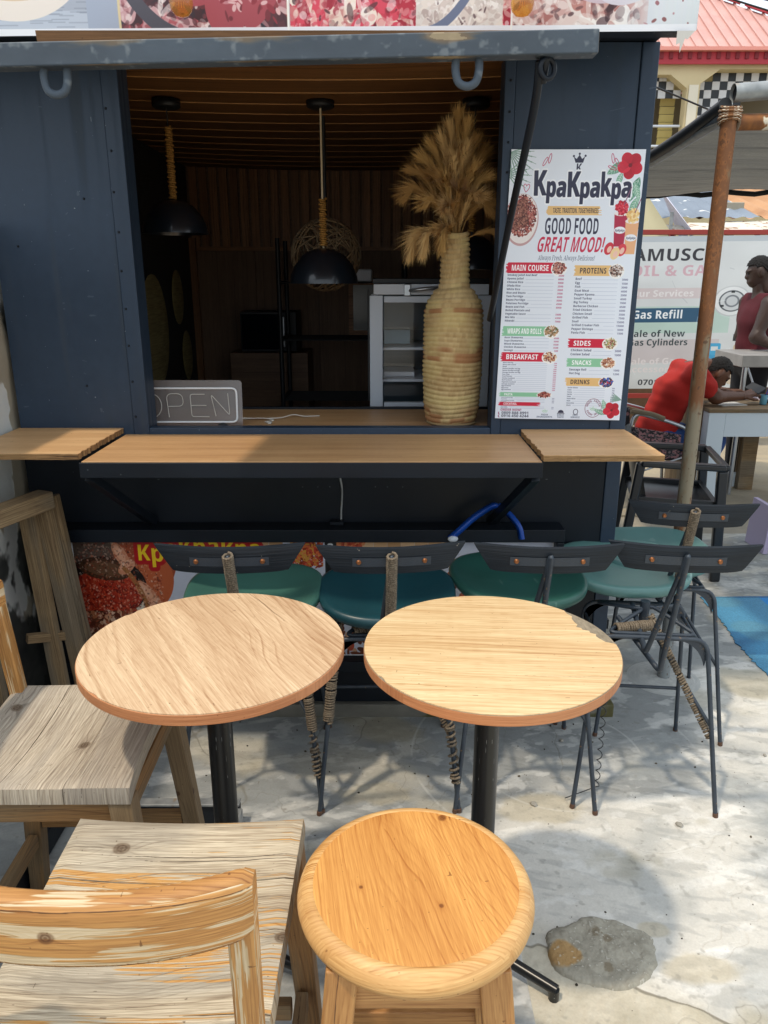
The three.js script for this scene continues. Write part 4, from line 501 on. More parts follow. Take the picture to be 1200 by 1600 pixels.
  // wicker ball
  { const t4 = thing('wicker_ball', 'open wicker ball shade hanging behind the middle pendant lamp', 'lamp', [-0.262, 1.745, -3.66]), Rb = rng(61); for (let k = 0; k < 26; k++) { const ax = V(Rb() - 0.5, Rb() - 0.5, Rb() - 0.5).normalize(), u = V(ax.y, -ax.x, 0.01).normalize(), v2 = ax.clone().cross(u), off = (Rb() - 0.5) * 0.14, rr2 = Math.sqrt(0.155 * 0.155 - off * off), pts = []; for (let q = 0; q <= 30; q++) { const a = q / 30 * 6.283; pts.push(u.clone().multiplyScalar(Math.cos(a) * rr2).add(v2.clone().multiplyScalar(Math.sin(a) * rr2)).add(ax.clone().multiplyScalar(off))); } obj('cane', tube(pts, 0.0045, { seg: 5, cap: false }), M.timber, t4); } obj('hanging_rod', tube([V(0, 0.14, 0), V(0, 0.6, 0)], 0.008), M.black, t4); }
  // glass display case
  {
    const t5 = thing('display_case', 'aluminium and glass food display case on legs inside the hatch', 'cabinet', [0.2, 0, -3.66]), al = plain(srgb(206, 214, 224), 0.35), bb = (n, x0, x1, y0, y1, z0, z1, m) => obj(n, wbx(x0, x1, y0, y1, z0, z1, { r: 0.003 }), m, t5);
    bb('corner_post', -0.262, -0.205, 0.75, 1.575, 0.2, 0.24, al); bb('corner_post', 0.205, 0.262, 0.75, 1.575, 0.2, 0.24, al); bb('corner_post', -0.262, -0.23, 0.75, 1.575, -0.24, -0.2, al); bb('corner_post', 0.23, 0.262, 0.75, 1.575, -0.24, -0.2, al); bb('top_rail', -0.245, 0.25, 1.578, 1.622, 0.17, 0.235, M.white); bb('door_rail', -0.2, 0.2, 1.545, 1.572, 0.205, 0.235, al); bb('door_rail', -0.2, 0.2, 1.09, 1.115, 0.205, 0.235, al); bb('smoked_top', -0.25, 0.255, 1.624, 1.645, -0.24, 0.2, M.black); bb('base_cabinet', -0.26, 0.26, 0.0, 0.745, -0.24, 0.24, M.white);
    bb('back_panel', -0.228, 0.228, 0.75, 1.57, -0.235, -0.225, plain(srgb(70, 86, 96), 0.3)); for (const y of [1.20, 1.27, 1.34, 1.43]) bb('shelf', -0.225, 0.225, y, y + 0.012, -0.2, 0.19, y === 1.34 || y === 1.2 ? al : M.glass); obj('door_glass', new THREE.PlaneGeometry(0.4, 0.44).translate(0, 1.33, 0.222), M.glass, t5); obj('side_glass', new THREE.PlaneGeometry(0.4, 0.8).rotateY(Math.PI / 2).translate(-0.246, 1.16, 0), M.glass, t5);
    bb('side_strip', -0.272, -0.264, 1.12, 1.6, 0.21, 0.23, M.black); obj('handle', [tube(curve([V(-0.09, 1.595, 0.24), V(-0.05, 1.6, 0.27), V(0.02, 1.606, 0.27), V(0.06, 1.6, 0.24)], 14), 0.008), bx(0.03, 0.05, 0.012, -0.1, 1.597, 0.24, { r: 0.004 })], M.steel, t5); bb('tray', -0.2, -0.06, 1.213, 1.235, -0.1, 0.1, M.white); bb('carton', -0.2, -0.08, 1.356, 1.42, -0.1, 0.05, plain(srgb(150, 176, 190), 0.6));
  }
  // rack with oven, framed panel, trays
  { const t6 = thing('wire_rack', 'black wire rack standing at the back of the kiosk', 'rack', [-0.3, 0, -4.75]); for (const [x, z] of [[-0.3, -0.18], [-0.3, 0.18], [0.42, -0.18], [0.42, 0.18]]) obj('post', tube([V(x, 0.085, z), V(x, 1.86, z)], 0.013), M.black, t6); for (const y of [0.5, 0.95, 1.3, 1.62]) obj('shelf', [...Array.from({ length: 9 }, (_, k) => tube([V(-0.3, y, -0.18 + k * 0.045), V(0.42, y, -0.18 + k * 0.045)], 0.004, { seg: 5 })), bx(0.02, 0.02, 0.36, -0.3, y, 0), bx(0.02, 0.02, 0.36, 0.42, y, 0)], M.black, t6);
    const tr = obj('white_tray', bx(0.2, 0.07, 0.26, 0.13, 1.66, 0.02, { r: 0.01 }), M.white); tr.position.set(-0.3, 0, -4.75); tag(tr, 'shallow white tray on the upper shelf of the black rack', 'tray');
    const ov = thing('microwave_oven', 'black microwave oven with glossy door before the back wall', 'oven', [-0.74, 1.19, -5.2]); obj('body', bx(0.36, 0.25, 0.3, 0, 0.125, 0, { r: 0.006 }), M.black, ov); obj('door', bx(0.26, 0.22, 0.012, -0.04, 0.125, 0.156, { r: 0.003 }), plain(srgb(12, 18, 26), 0.08), ov); obj('handle', bx(0.012, 0.19, 0.02, 0.1, 0.125, 0.165, { r: 0.004 }), M.steel, ov);
    const sb = thing('oven_stand', 'dark stand carrying the microwave oven', 'stand', [-0.74, 0.085, -5.2]); obj('cabinet_body', bx(0.5, 1.1, 0.36, 0, 0.55, 0, { r: 0.004 }), M.panel, sb);
    const fr = thing('framed_panel', 'small wooden framed pane on the back wall behind the rack', 'frame', [-0.08, 1.3, -5.42]); obj('pane', bx(0.26, 0.3, 0.008, 0, 0.15, 0), plain(srgb(60, 66, 66), 0.2), fr); for (const [w2, h2, x2, y2] of [[0.32, 0.03, 0, -0.015], [0.32, 0.03, 0, 0.315], [0.03, 0.298, -0.145, 0.15], [0.03, 0.298, 0.145, 0.15]]) obj('frame_rail', bx(w2, h2, 0.025, x2, y2, 0.004), M.slat[2], fr); }
  // straw ovals and red card on the inner left wall
  const straw = mat(surface(256, 256, 0.3, 0.3, (x, y) => { const n = vn(x * 260, y * 18, 181), m = fbm(x * 10, y * 10, 3, 182); return { c: mix3([186, 168, 112], [128, 112, 68], n * 0.6 + m * 0.4), b: n }; }), { roughness: 0.95, bumpScale: 0.002 });
  for (const [z, y, rz, ry, lb] of [[-4.45, 1.36, 0.26, 0.31, 'large oval straw fan hung on the black inner wall'], [-4.98, 1.53, 0.13, 0.165, 'small oval straw fan above its twin on the black inner wall'], [-5.12, 1.16, 0.12, 0.16, 'small oval straw fan below its twin on the black inner wall']]) { const g2 = new THREE.SphereGeometry(1, 32, 12).scale(0.012, ry, rz), o2 = obj('straw_fan', uvGrain(g2, 'y'), straw); o2.position.set(-1.288, y, z); tag(o2, lb, 'fan'); }
  const rc = canvasTex(128, 256, (g2, w2, h2) => { g2.fillStyle = '#8a1f2a'; g2.fillRect(0, 0, w2, h2); g2.fillStyle = '#d8cfc6'; for (let k = 0; k < 5; k++) { g2.beginPath(); g2.ellipse(30 + k * 20, 40 + k * 42, 26, 14, 0.6, 0, 7); g2.fill(); } }); const card = obj('red_card', new THREE.BoxGeometry(0.008, 0.32, 0.2), mat(null, { map: rc, roughness: 0.5 })); card.position.set(-1.294, 1.98, -4.2); tag(card, 'red and white printed card on the black inner wall', 'card');
  // bare bulbs hanging before the fascia
  for (const [x, lb] of [[-0.535, 'clear filament bulb hanging before the red meat print'], [0.365, 'clear filament bulb hanging before the pale rice print']]) { const b = thing('filament_bulb', lb, 'bulb', [x, 2.309, -2.33], 0, 'bare bulbs along the fascia'); obj('bulb_glass', lathe([[0.001, 0], [0.016, 0.003], [0.027, 0.014], [0.031, 0.032], [0.028, 0.05], [0.018, 0.072], [0.014, 0.085]], 24), new THREE.MeshPhysicalMaterial({ color: srgb(240, 206, 140), roughness: 0.04, transmission: 0.85, thickness: 0, side: THREE.DoubleSide }), b); obj('filament', [-1, 0, 1].map((k) => tube([V(k * 0.007, 0.022, 0), V(k * 0.004, 0.064, 0)], 0.0009, { seg: 4 })), plain(srgb(214, 150, 60), 0.4), b); obj('socket', lathe([[0.001, 0.085], [0.016, 0.085], [0.018, 0.13], [0.012, 0.14], [0.001, 0.14]], 18), M.black, b); obj('flex', tube([V(0, 0.14, 0), V(0, 0.3, 0), V(0, 0.46, -0.115)], 0.003, { seg: 5 }), M.black, b); }
}
// ---------------------------------------------------------------- round tables
function blobDisc(R, seed, amp, notch = []) {           // nearly round outline with nicks
  const s = new THREE.Shape(), N = 160; for (let k = 0; k <= N; k++) { const a = k / N * Math.PI * 2; let r = R * (1 + amp * (fbm(Math.cos(a) * 3 + seed, Math.sin(a) * 3 + seed, 3, seed) - 0.5)); for (const [na, nw, nd] of notch) { const d = Math.abs(Math.atan2(Math.sin(a - na), Math.cos(a - na))); if (d < nw) r -= nd * (0.6 + 0.4 * Math.cos(d / nw * 2)) * (0.85 + 0.3 * hash2(k, 1, seed)); } k ? s.lineTo(Math.cos(a) * r, Math.sin(a) * r) : s.moveTo(Math.cos(a) * r, Math.sin(a) * r); } return s;
}
function roundTable(x, z, R, turn, top, label, notch, seed, footTurn) {
  const t = thing('round_table', label, 'table', [x, 0, z], 0, 'round cafe tables'), h = 0.87;
  const core = obj('table_top', uvGrain(slab(blobDisc(R, seed, 0.004), 0.022, { y: h - 0.0245, bevel: 0.001 }), 'x'), M.edge, t);
  const lam = slab(blobDisc(R - 0.0015, seed + 1, 0.005, notch), 0.0024, { y: h - 0.0024 }); const lg = uvGrain(lam, 'x', 0, 0), p = lg.attributes.position, uv = lg.attributes.uv, c = Math.cos(turn), s = Math.sin(turn); for (let i = 0; i < p.count; i++) uv.setXY(i, p.getX(i) * c + p.getZ(i) * s + 0.35, -p.getX(i) * s + p.getZ(i) * c + 0.35);
  obj('laminate', lg, top, core);
  if (notch.some((n) => n[2] > 0.02)) obj('bare_chipboard', slab(blobDisc(R - 0.0006, seed, 0.004), 0.0006, { y: h - 0.0026 }), mat(surface(256, 256, 0.3, 0.3, (a, b) => { const n = fbm(a * 60, b * 60, 3, 191), q = vn(a * 300, b * 90, 192); return { c: mix3([160, 148, 126], [108, 98, 82], n * 0.6 + q * 0.4), b: n }; }), { roughness: 0.95, bumpScale: 0.001 }), core);
  obj('post', lathe([[0.027, 0.03], [0.0285, 0.04], [0.0285, h - 0.04], [0.027, h - 0.03]], 32), M.blackGloss, t);
  obj('mounting_plate', bx(0.2, 0.006, 0.2, 0, h - 0.028, 0, { r: 0.002 }), M.black, t);
  for (let k = 0; k < 4; k++) { const a = footTurn + k * Math.PI / 2, d = V(Math.cos(a), 0, Math.sin(a)); obj('foot', [tube([d.clone().multiplyScalar(0.02).setY(0.045), d.clone().multiplyScalar(0.215).setY(0.03)], 0.015, { seg: 12, r2: 0.013 }), tube([d.clone().multiplyScalar(0.208).setY(0.03), d.clone().multiplyScalar(0.208).setY(0.0)], 0.013, { seg: 10 })], M.blackGloss, t); }
}
roundTable(-0.378, -1.547, 0.289, 0.98, M.table1, 'round table with pinkish tan top, grain aslant, beside the weathered wooden chairs', [[3.75, 0.05, 0.006], [2.3, 0.04, 0.003]], 3, 0.4);
roundTable(0.236, -1.537, 0.281, 0.05, M.table2, 'round table with yellowish top and a chipped bare edge', [[-0.42, 0.17, 0.042], [-0.17, 0.12, 0.028], [-0.66, 0.08, 0.012], [2.62, 0.05, 0.004]], 7, 0.62);

// ---------------------------------------------------------------- metal bar chairs with green seats
const ropeMat = M.rope; M.footRust = plain(srgb(92, 66, 50), 0.8);
function wrap(a, b, r, thick, seed, { pitch = 0.0075, wob = 0.25 } = {}) {        // cord wound round a rod
  const R = rng(seed), d = b.clone().sub(a), L = d.length(); d.normalize(); const u = (Math.abs(d.y) > 0.9 ? V(1, 0, 0) : V(0, 1, 0)).cross(d).normalize(), v = d.clone().cross(u), n = Math.round(L / pitch), pts = []; let w = 1;
  for (let k = 0; k <= n * 8; k++) { const t = k / (n * 8), an = k / 8 * 6.283; w = w * 0.9 + 0.1 * (1 + wob * (R() - 0.5) * 2); const q = r * w; pts.push(a.clone().add(d.clone().multiplyScalar(clamp(L * t + pitch * wob * 1.6 * (vn(k * 0.09, seed, 5) - 0.5) * 2, 0, L))).add(u.clone().multiplyScalar(Math.cos(an) * q)).add(v.clone().multiplyScalar(Math.sin(an) * q))); }
  return tube(pts, thick, { seg: 5 });
}
function seatPan(w, d, k) {                                // moulded pan: dished top, rolled edge
  const N = 56, prof = [[0, -0.012], [0.35, -0.010], [0.62, -0.004], [0.82, 0.003], [0.93, 0.006], [0.98, 0.0], [1.0, -0.012], [0.985, -0.026], [0.94, -0.034], [0.7, -0.037], [0, -0.038]];
  const g = grid(N, prof.length - 1, (u, v) => { const [r, y] = prof[Math.round(v * (prof.length - 1))], a = u * Math.PI * 2, c = Math.cos(a), s = Math.sin(a), e = Math.pow(Math.pow(Math.abs(c), 2.7) + Math.pow(Math.abs(s), 2.7), -1 / 2.7), x = c * e * r, z = s * e * r; return V(x * w / 2 * (1 - 0.07 * z), y + 0.016 * x * x * r + (z < 0 ? 0.028 * z * z : -0.006 * z), z * d / 2); });
  return uvGrain(mergeVertices(g), 'x', k, k * 2);
}
function backBoard(w, h) {
  const g = new RoundedBoxGeometry(w, h, 0.018, 4, 0.005), s = new THREE.BoxGeometry(w, h, 0.018, 20, 6, 2); const o = s.toNonIndexed(), p = o.attributes.position;
  for (let i = 0; i < p.count; i++) { const y = p.getY(i) / h, x = p.getX(i), ed = Math.pow(Math.abs(x) / (w / 2), 10), k = 0.77 + 0.23 * (y + 0.5); let X = x * k; const Z = p.getZ(i) * (1 - 0.2 * ed) * (Math.abs(y) > 0.49 ? 0.7 : 1) - 0.55 * X * X; p.setXYZ(i, X, p.getY(i) * (1 - 0.05 * ed) + 0.10 * X * X, Z); }
  const m = mergeVertices((() => { o.deleteAttribute('normal'); o.deleteAttribute('uv'); return o; })(), 1e-5); return uvGrain(toCreasedNormals(m, 0.7), 'x');
}
function barChair(label, x, z, turn, k, { ropeStem = false, ropeLegs = [], seatDx = 0, seatDz = 0, seatTurn = 0, lean = 0, ropeHub = false, boardTurn = 0, seatUp = 0 } = {}) {
  const t = thing('bar_chair', label, 'chair', [x, 0, z], turn, 'metal bar chairs with green seats'), Mt = M.chairMetal, r = 0.0075;
  const sy = 0.655 + seatUp, seat = obj('seat', seatPan(0.455, 0.42, k).rotateY(seatTurn).translate(seatDx, sy, -0.02 + seatDz), M.seat[k], t);
  // two bent leg frames
  const U = (zt, zb, n) => { const o = obj(n, tube(bend([V(-0.225, 0.0, zb), V(-0.165, 0.565, zt), V(0.165, 0.565, zt), V(0.225, 0.0, zb)], 0.045, 6), r, { seg: 9 }), Mt, t); for (const s of [-1, 1]) { const sh = new THREE.Shape(); sh.moveTo(0, 0); sh.lineTo(-0.075, 0); sh.quadraticCurveTo(-0.014, -0.014, 0.006, -0.085); sh.lineTo(0.012, -0.05); sh.quadraticCurveTo(0.006, -0.01, -0.015, 0); const g = new THREE.ExtrudeGeometry(sh, { depth: 0.003, bevelEnabled: false }); if (s < 0) g.scale(-1, 1, 1); obj('gusset', g.translate(s * 0.158, 0.56, zt), Mt, o); obj('foot_cap', tube([V(s * 0.225, 0, zb), V(s * 0.2235, 0.014, zb)], 0.0088, { seg: 8 }), M.footRust, o); } return o; };
  U(0.135, 0.245, 'rear_leg_frame'); U(-0.135, -0.245, 'front_leg_frame');
  obj('side_rail', tube([V(-0.165, 0.52, 0.14), V(-0.165, 0.52, -0.14)], 0.006), Mt, t); obj('side_rail', tube([V(0.165, 0.52, 0.14), V(0.165, 0.52, -0.14)], 0.006), Mt, t);
  obj('seat_support', tube(bend([V(-0.14, 0.57, 0.12), V(0.14, 0.57, 0.12), V(0.02, 0.612, -0.02)], 0.035, 6, true), 0.0065, { cap: false }), Mt, t); obj('seat_support', tube(bend([V(-0.14, 0.57, -0.12), V(0.14, 0.57, -0.12), V(-0.02, 0.612, 0.02)], 0.035, 6, true), 0.0065, { cap: false }), Mt, t);
  obj('foot_rest', tube([V(-0.205, 0.2, -0.21), V(0.205, 0.2, -0.21)], 0.0065), Mt, t); obj('diagonal_brace', tube([V(0.2, 0.28, 0.19), V(0.01, 0.56, -0.02)], 0.006), Mt, t);
  obj('hub', tube([V(0, 0.5, 0), V(0, 0.622 + seatUp, 0)], 0.016), Mt, t);
  // back stem: one rod bent into a tall V, and the board it carries
  const by = 0.912, bz = 0.362 - lean; const stem = obj('back_stem', [tube(bend([V(-0.03, 0.6, -0.05), V(-0.035, 0.545, 0.20), V(0.0, by + 0.025, bz + 0.026), V(0.004, 0.50, 0.235), V(-0.09, 0.585, 0.03)], 0.02, 6), 0.0085, { seg: 9 })], Mt, t);
  const board = obj('back_board', backBoard(0.41, 0.076).rotateX(0.12).rotateY(boardTurn).translate(0, by, bz), M.chairPaint, t);
  const strap = grid(12, 1, (u, v) => { const X = (u - 0.5) * 0.215; return V(X, (v - 0.5) * 0.026, -0.5 * X * X + 0.011); }).rotateX(0.12).rotateY(boardTurn).translate(0, by, bz); const br = obj('bracket', strap, M.chairMetal, board);
  for (const s of [-1, 1]) obj('bolt', new THREE.CylinderGeometry(0.005, 0.0075, 0.006, 12).rotateX(Math.PI / 2).translate(s * 0.09, 0, 0.0095).rotateX(0.12).rotateY(boardTurn).translate(0, by, bz), M.copper, board);
  if (ropeStem) obj('rope_wrap', wrap(V(0.0, by + 0.025, bz + 0.027), V(0.0, 0.6, 0.26), 0.0125, 0.0042, 300 + k, { wob: 0.12 }), ropeMat, stem);
  if (ropeHub) { obj('rope_wrap', wrap(V(-0.11, 0.575, 0.10), V(0.02, 0.575, 0.06), 0.015, 0.0045, 320 + k), ropeMat, stem); obj('rope_wrap', wrap(V(0.01, 0.6, 0.04), V(0.2, 0.24, 0.17), 0.009, 0.004, 325 + k, { pitch: 0.009 }), ropeMat, stem); }
  for (const [s, f, y0, y1, rr, wv] of ropeLegs) { const P = (y) => V(s * lerp(0.225, 0.165, y / 0.565), y, f * lerp(0.245, 0.135, y / 0.565)); obj('rope_wrap', wrap(P(y0), P(y1), rr, 0.0042, 340 + k + s * 5 + f, { wob: wv, pitch: wv > 0.5 ? 0.016 : 0.0075 }), ropeMat, t); }
  return t;
}
barChair('green seated bar chair with rope wrapped stem behind the pinkish tan table', -0.428, -2.325, 0.02, 0, { ropeStem: true, ropeLegs: [[1, 1, 0.27, 0.52, 0.013, 0.3], [1, 1, 0.12, 0.26, 0.012, 0.9]] });
barChair('dark teal bar chair with rope wound frame behind the gap between the tables', 0.01, -2.325, 0.03, 1, { ropeStem: true, ropeHub: true, boardTurn: 0.05, ropeLegs: [[-1, 1, 0.30, 0.55, 0.014, 0.3], [-1, -1, 0.3, 0.5, 0.02, 0.4], [1, 1, 0.1, 0.5, 0.013, 0.9]] });
barChair('deep green bar chair with bare metal stem behind the chipped table', 0.458, -2.325, -0.02, 2, { seatDz: -0.1, seatTurn: 0.15, seatUp: 0.01 });
barChair('pale teal bar chair with bare stem standing clear of the tables on the right', 0.86, -2.33, -0.10, 3, { ropeHub: true, seatDx: -0.03, seatDz: -0.21, seatTurn: 0.12, seatUp: 0.01 });
barChair('pale teal bar chair with rope wrapped stem next to the rusty pole', 1.05, -2.73, -0.14, 4, { ropeStem: true, seatTurn: 0.2, seatDx: -0.04 });
{ const cab = obj('curly_wire', (() => { const pts = []; for (let k = 0; k <= 90; k++) pts.push(V(Math.cos(k * 0.7) * 0.008, 0.42 - k * 0.0045, Math.sin(k * 0.7) * 0.008)); for (let k = 0; k <= 10; k++) pts.push(V(-0.012 * k, 0.012, 0.006 * k)); return tube(pts, 0.0016, { seg: 5 }); })(), M.black); cab.position.set(0.715, 0, -2.2); tag(cab, 'thin curly black wire hanging beside the chipped table', 'wire'); }

// ---------------------------------------------------------------- wooden bar chairs
function woodChair(label, x, z, turn, seatMat, railMat, legMat, seed, D = 0.46, gap = 0.0006) {
  const t = thing('wooden_bar_chair', label, 'chair', [x, 0, z], turn, 'weathered wooden bar chairs'), W = 0.43, Hs = 0.65, th = 0.042;
  const dish = (X, Z) => { const a = X / (W / 2), b = (Z - 0.03) / (D / 2); return -0.022 * Math.max(0, 1 - a * a * 0.95) * Math.max(0, 1 - b * b) ; };
  for (let k = 0; k < 3; k++) {
    const z0 = -D / 2 + k * D / 3, d = D / 3 - gap, g = new THREE.BoxGeometry(W, th, d, 22, 2, 9).toNonIndexed(), p = g.attributes.position; g.deleteAttribute('uv'); g.deleteAttribute('normal');
    for (let i = 0; i < p.count; i++) { const X = p.getX(i), Z = p.getZ(i) + z0 + d / 2, top = p.getY(i) > th * 0.4, e = Math.max(Math.abs(X) / (W / 2), 0) > 0.99 || (k === 0 && Z < -D / 2 + 0.002) || (k === 2 && Z > D / 2 - 0.004), bow = k === 0 ? 0.014 * (1 - Math.pow(X / (W / 2), 2)) * (1 - (p.getZ(i) + d / 2) / d) : 0; p.setXYZ(i, X * (top && e ? 0.991 : 1) * (1 - 0.03 * (Z / D)), p.getY(i) + Hs - th / 2 + (top ? dish(X, Z) - (e ? 0.005 : 0) + 0.0015 * Math.sin(k * 4 + seed) : 0), Z + bow); }
    const m = toCreasedNormals(mergeVertices(g, 1e-5), 0.5); obj('seat_plank', uvGrain(m, 'x', 0.1 * seed + 0.21, 0.35 + k * 0.003), seatMat, t);
  }
  const A = (x1, z1, x2, z2, y, h) => obj('apron', bar(V(x1, y, z1), V(x2, y, z2), 0.026, h, { r: 0.003 }), legMat, t);
  A(-0.17, -0.185, 0.17, -0.185, 0.578, 0.055); A(-0.17, 0.185, 0.17, 0.185, 0.578, 0.055); A(-0.185, -0.17, -0.185, 0.17, 0.578, 0.055); A(0.185, -0.17, 0.185, 0.17, 0.578, 0.055);
  for (const sx of [-1, 1]) { obj('leg', bar(V(sx * 0.19, 0.606, 0.025 - D / 2), V(sx * 0.225, 0, -0.235), 0.05, 0.05, { r: 0.004, taper: 0.85 }), legMat, t); obj('leg', bar(V(sx * 0.19, 0.606, D / 2 - 0.025), V(sx * 0.225, 0, 0.235), 0.05, 0.05, { r: 0.004, taper: 0.85 }), legMat, t); }
  for (const s of [-1, 1]) { obj('stretcher', bar(V(s * 0.205, 0.24, -0.19), V(s * 0.205, 0.24, 0.19), 0.025, 0.04), legMat, t); obj('stretcher', bar(V(-0.18, 0.19, s * 0.21), V(0.18, 0.19, s * 0.21), 0.025, 0.04), legMat, t); obj('back_post', bar(V(s * 0.188, 0.6, D / 2 - 0.018), V(s * 0.192, 0.878, D / 2 + 0.008), 0.036, 0.034, { r: 0.005, seg: 2 }), railMat, t); }
  // bowed top rail with soft edges
  const N = 34, hh = 0.088, tk = 0.038, prof = [[-0.5, -0.42], [-0.5, 0.3], [-0.44, 0.44], [-0.25, 0.5], [0.1, 0.5], [0.38, 0.46], [0.5, 0.3], [0.5, -0.44], [0.44, -0.5], [-0.44, -0.5], [-0.5, -0.42]];
  const g = grid(N, prof.length - 1, (u, v) => { const [pz, py] = prof[Math.round(v * (prof.length - 1))], X = lerp(-0.21, 0.21, u), e = Math.abs(X) / 0.21, zc = D / 2 + 0.008 + 0.04 * (1 - Math.pow(e, 2.4)), endk = e > 0.93 ? lerp(1, 0.8, (e - 0.93) / 0.07) : 1; return V(X, 0.898 + py * hh * endk + 0.006 * e * e, zc + pz * tk * endk); });
  const cap = (u) => { const pts = prof.slice(0, -1).map(([pz, py]) => V(u * 0.21, 0.898 + py * hh * 0.8 + 0.006, D / 2 + 0.008 + pz * tk * 0.8)), c = V(u * 0.2105, 0.903, D / 2 + 0.008), pos = []; for (let i = 0; i < pts.length; i++) for (const q of [c, pts[i], pts[(i + 1) % pts.length]]) pos.push(q.x, q.y, q.z); const gg = new THREE.BufferGeometry(); gg.setAttribute('position', new THREE.Float32BufferAttribute(pos, 3)); gg.computeVertexNormals(); return uvGrain(gg, 'z'); };
  obj('back_rail', merge([uvGrain(g, 'x', 0.15 * seed + 0.3, -0.7), cap(-1), cap(1)]), railMat, t);
  return t;
}
woodChair('worn wooden bar chair with orange varnish left on its curved back, beside the round stool', -0.372, -1.02, 0.0, M.weathered, M.rail, M.legwood, 1);
woodChair('greyed wooden bar chair pushed sideways under the pinkish tan table', -0.735, -1.555, -Math.PI / 2 + 0.02, M.greywood, M.rail, M.legwood, 2, 0.415, 0.0022);

// ---------------------------------------------------------------- round stool
{
  const t = thing('round_stool', 'round orange pine stool in front of the chipped table', 'stool', [0.052, 0, -1.035]), R = 0.194, h = 0.7;
  const pts = [[0.001, h - 0.002], [0.08, h - 0.002], [R * 0.8, h - 0.001], [R - 0.026, h], [R - 0.017, h - 0.002], [R - 0.008, h - 0.008], [R - 0.002, h - 0.017], [R, h - 0.026], [R - 0.002, h - 0.034], [R - 0.008, h - 0.041], [R - 0.018, h - 0.045], [0.001, h - 0.046]];
  const g = uvGrain(lathe(pts, 90), 'z', 0.3, 0.3); { const p = g.attributes.position, uv = g.attributes.uv; for (let i = 0; i < p.count; i++) { const X = p.getX(i), Z = p.getZ(i); if (p.getY(i) > h - 0.05) uv.setXY(i, Z * 0.985 + X * 0.17 + 0.3, X * 0.985 - Z * 0.17 + 0.3 - (p.getY(i) - h) * 0.5); } }
  const st = obj('seat', g, M.stool, t); obj('worn_rim', uvGrain(lathe([[R - 0.028, h - 0.004], [R - 0.0245, h + 0.0008], [R - 0.016, h - 0.001], [R - 0.007, h - 0.007], [R - 0.0008, h - 0.0165], [R + 0.0012, h - 0.026], [R - 0.0008, h - 0.0345], [R - 0.007, h - 0.042], [R - 0.018, h - 0.0462], [R - 0.03, h - 0.047]], 90), 'x', 0.3, 0.2), M.stoolRim, st);
  const A = (x1, z1, x2, z2) => obj('apron', bar(V(x1, 0.607, z1), V(x2, 0.607, z2), 0.022, 0.075, { r: 0.003 }), M.pine, t); A(-0.11, 0.115, 0.11, 0.115); A(-0.11, -0.115, 0.11, -0.115); A(-0.115, -0.11, -0.115, 0.11); A(0.115, -0.11, 0.115, 0.11);
  for (const sx of [-1, 1]) for (const sz of [-1, 1]) obj('leg', bar(V(sx * 0.115, 0.652, sz * 0.115), V(sx * 0.175, 0, sz * 0.175), 0.05, 0.046, { r: 0.004, taper: 0.88 }), M.pine, t);
  for (const s of [-1, 1]) { obj('stretcher', bar(V(-0.15, 0.22, s * 0.155), V(0.15, 0.22, s * 0.155), 0.024, 0.04), M.pine, t); obj('stretcher', bar(V(s * 0.155, 0.3, -0.15), V(s * 0.155, 0.3, 0.15), 0.024, 0.04), M.pine, t); }
}
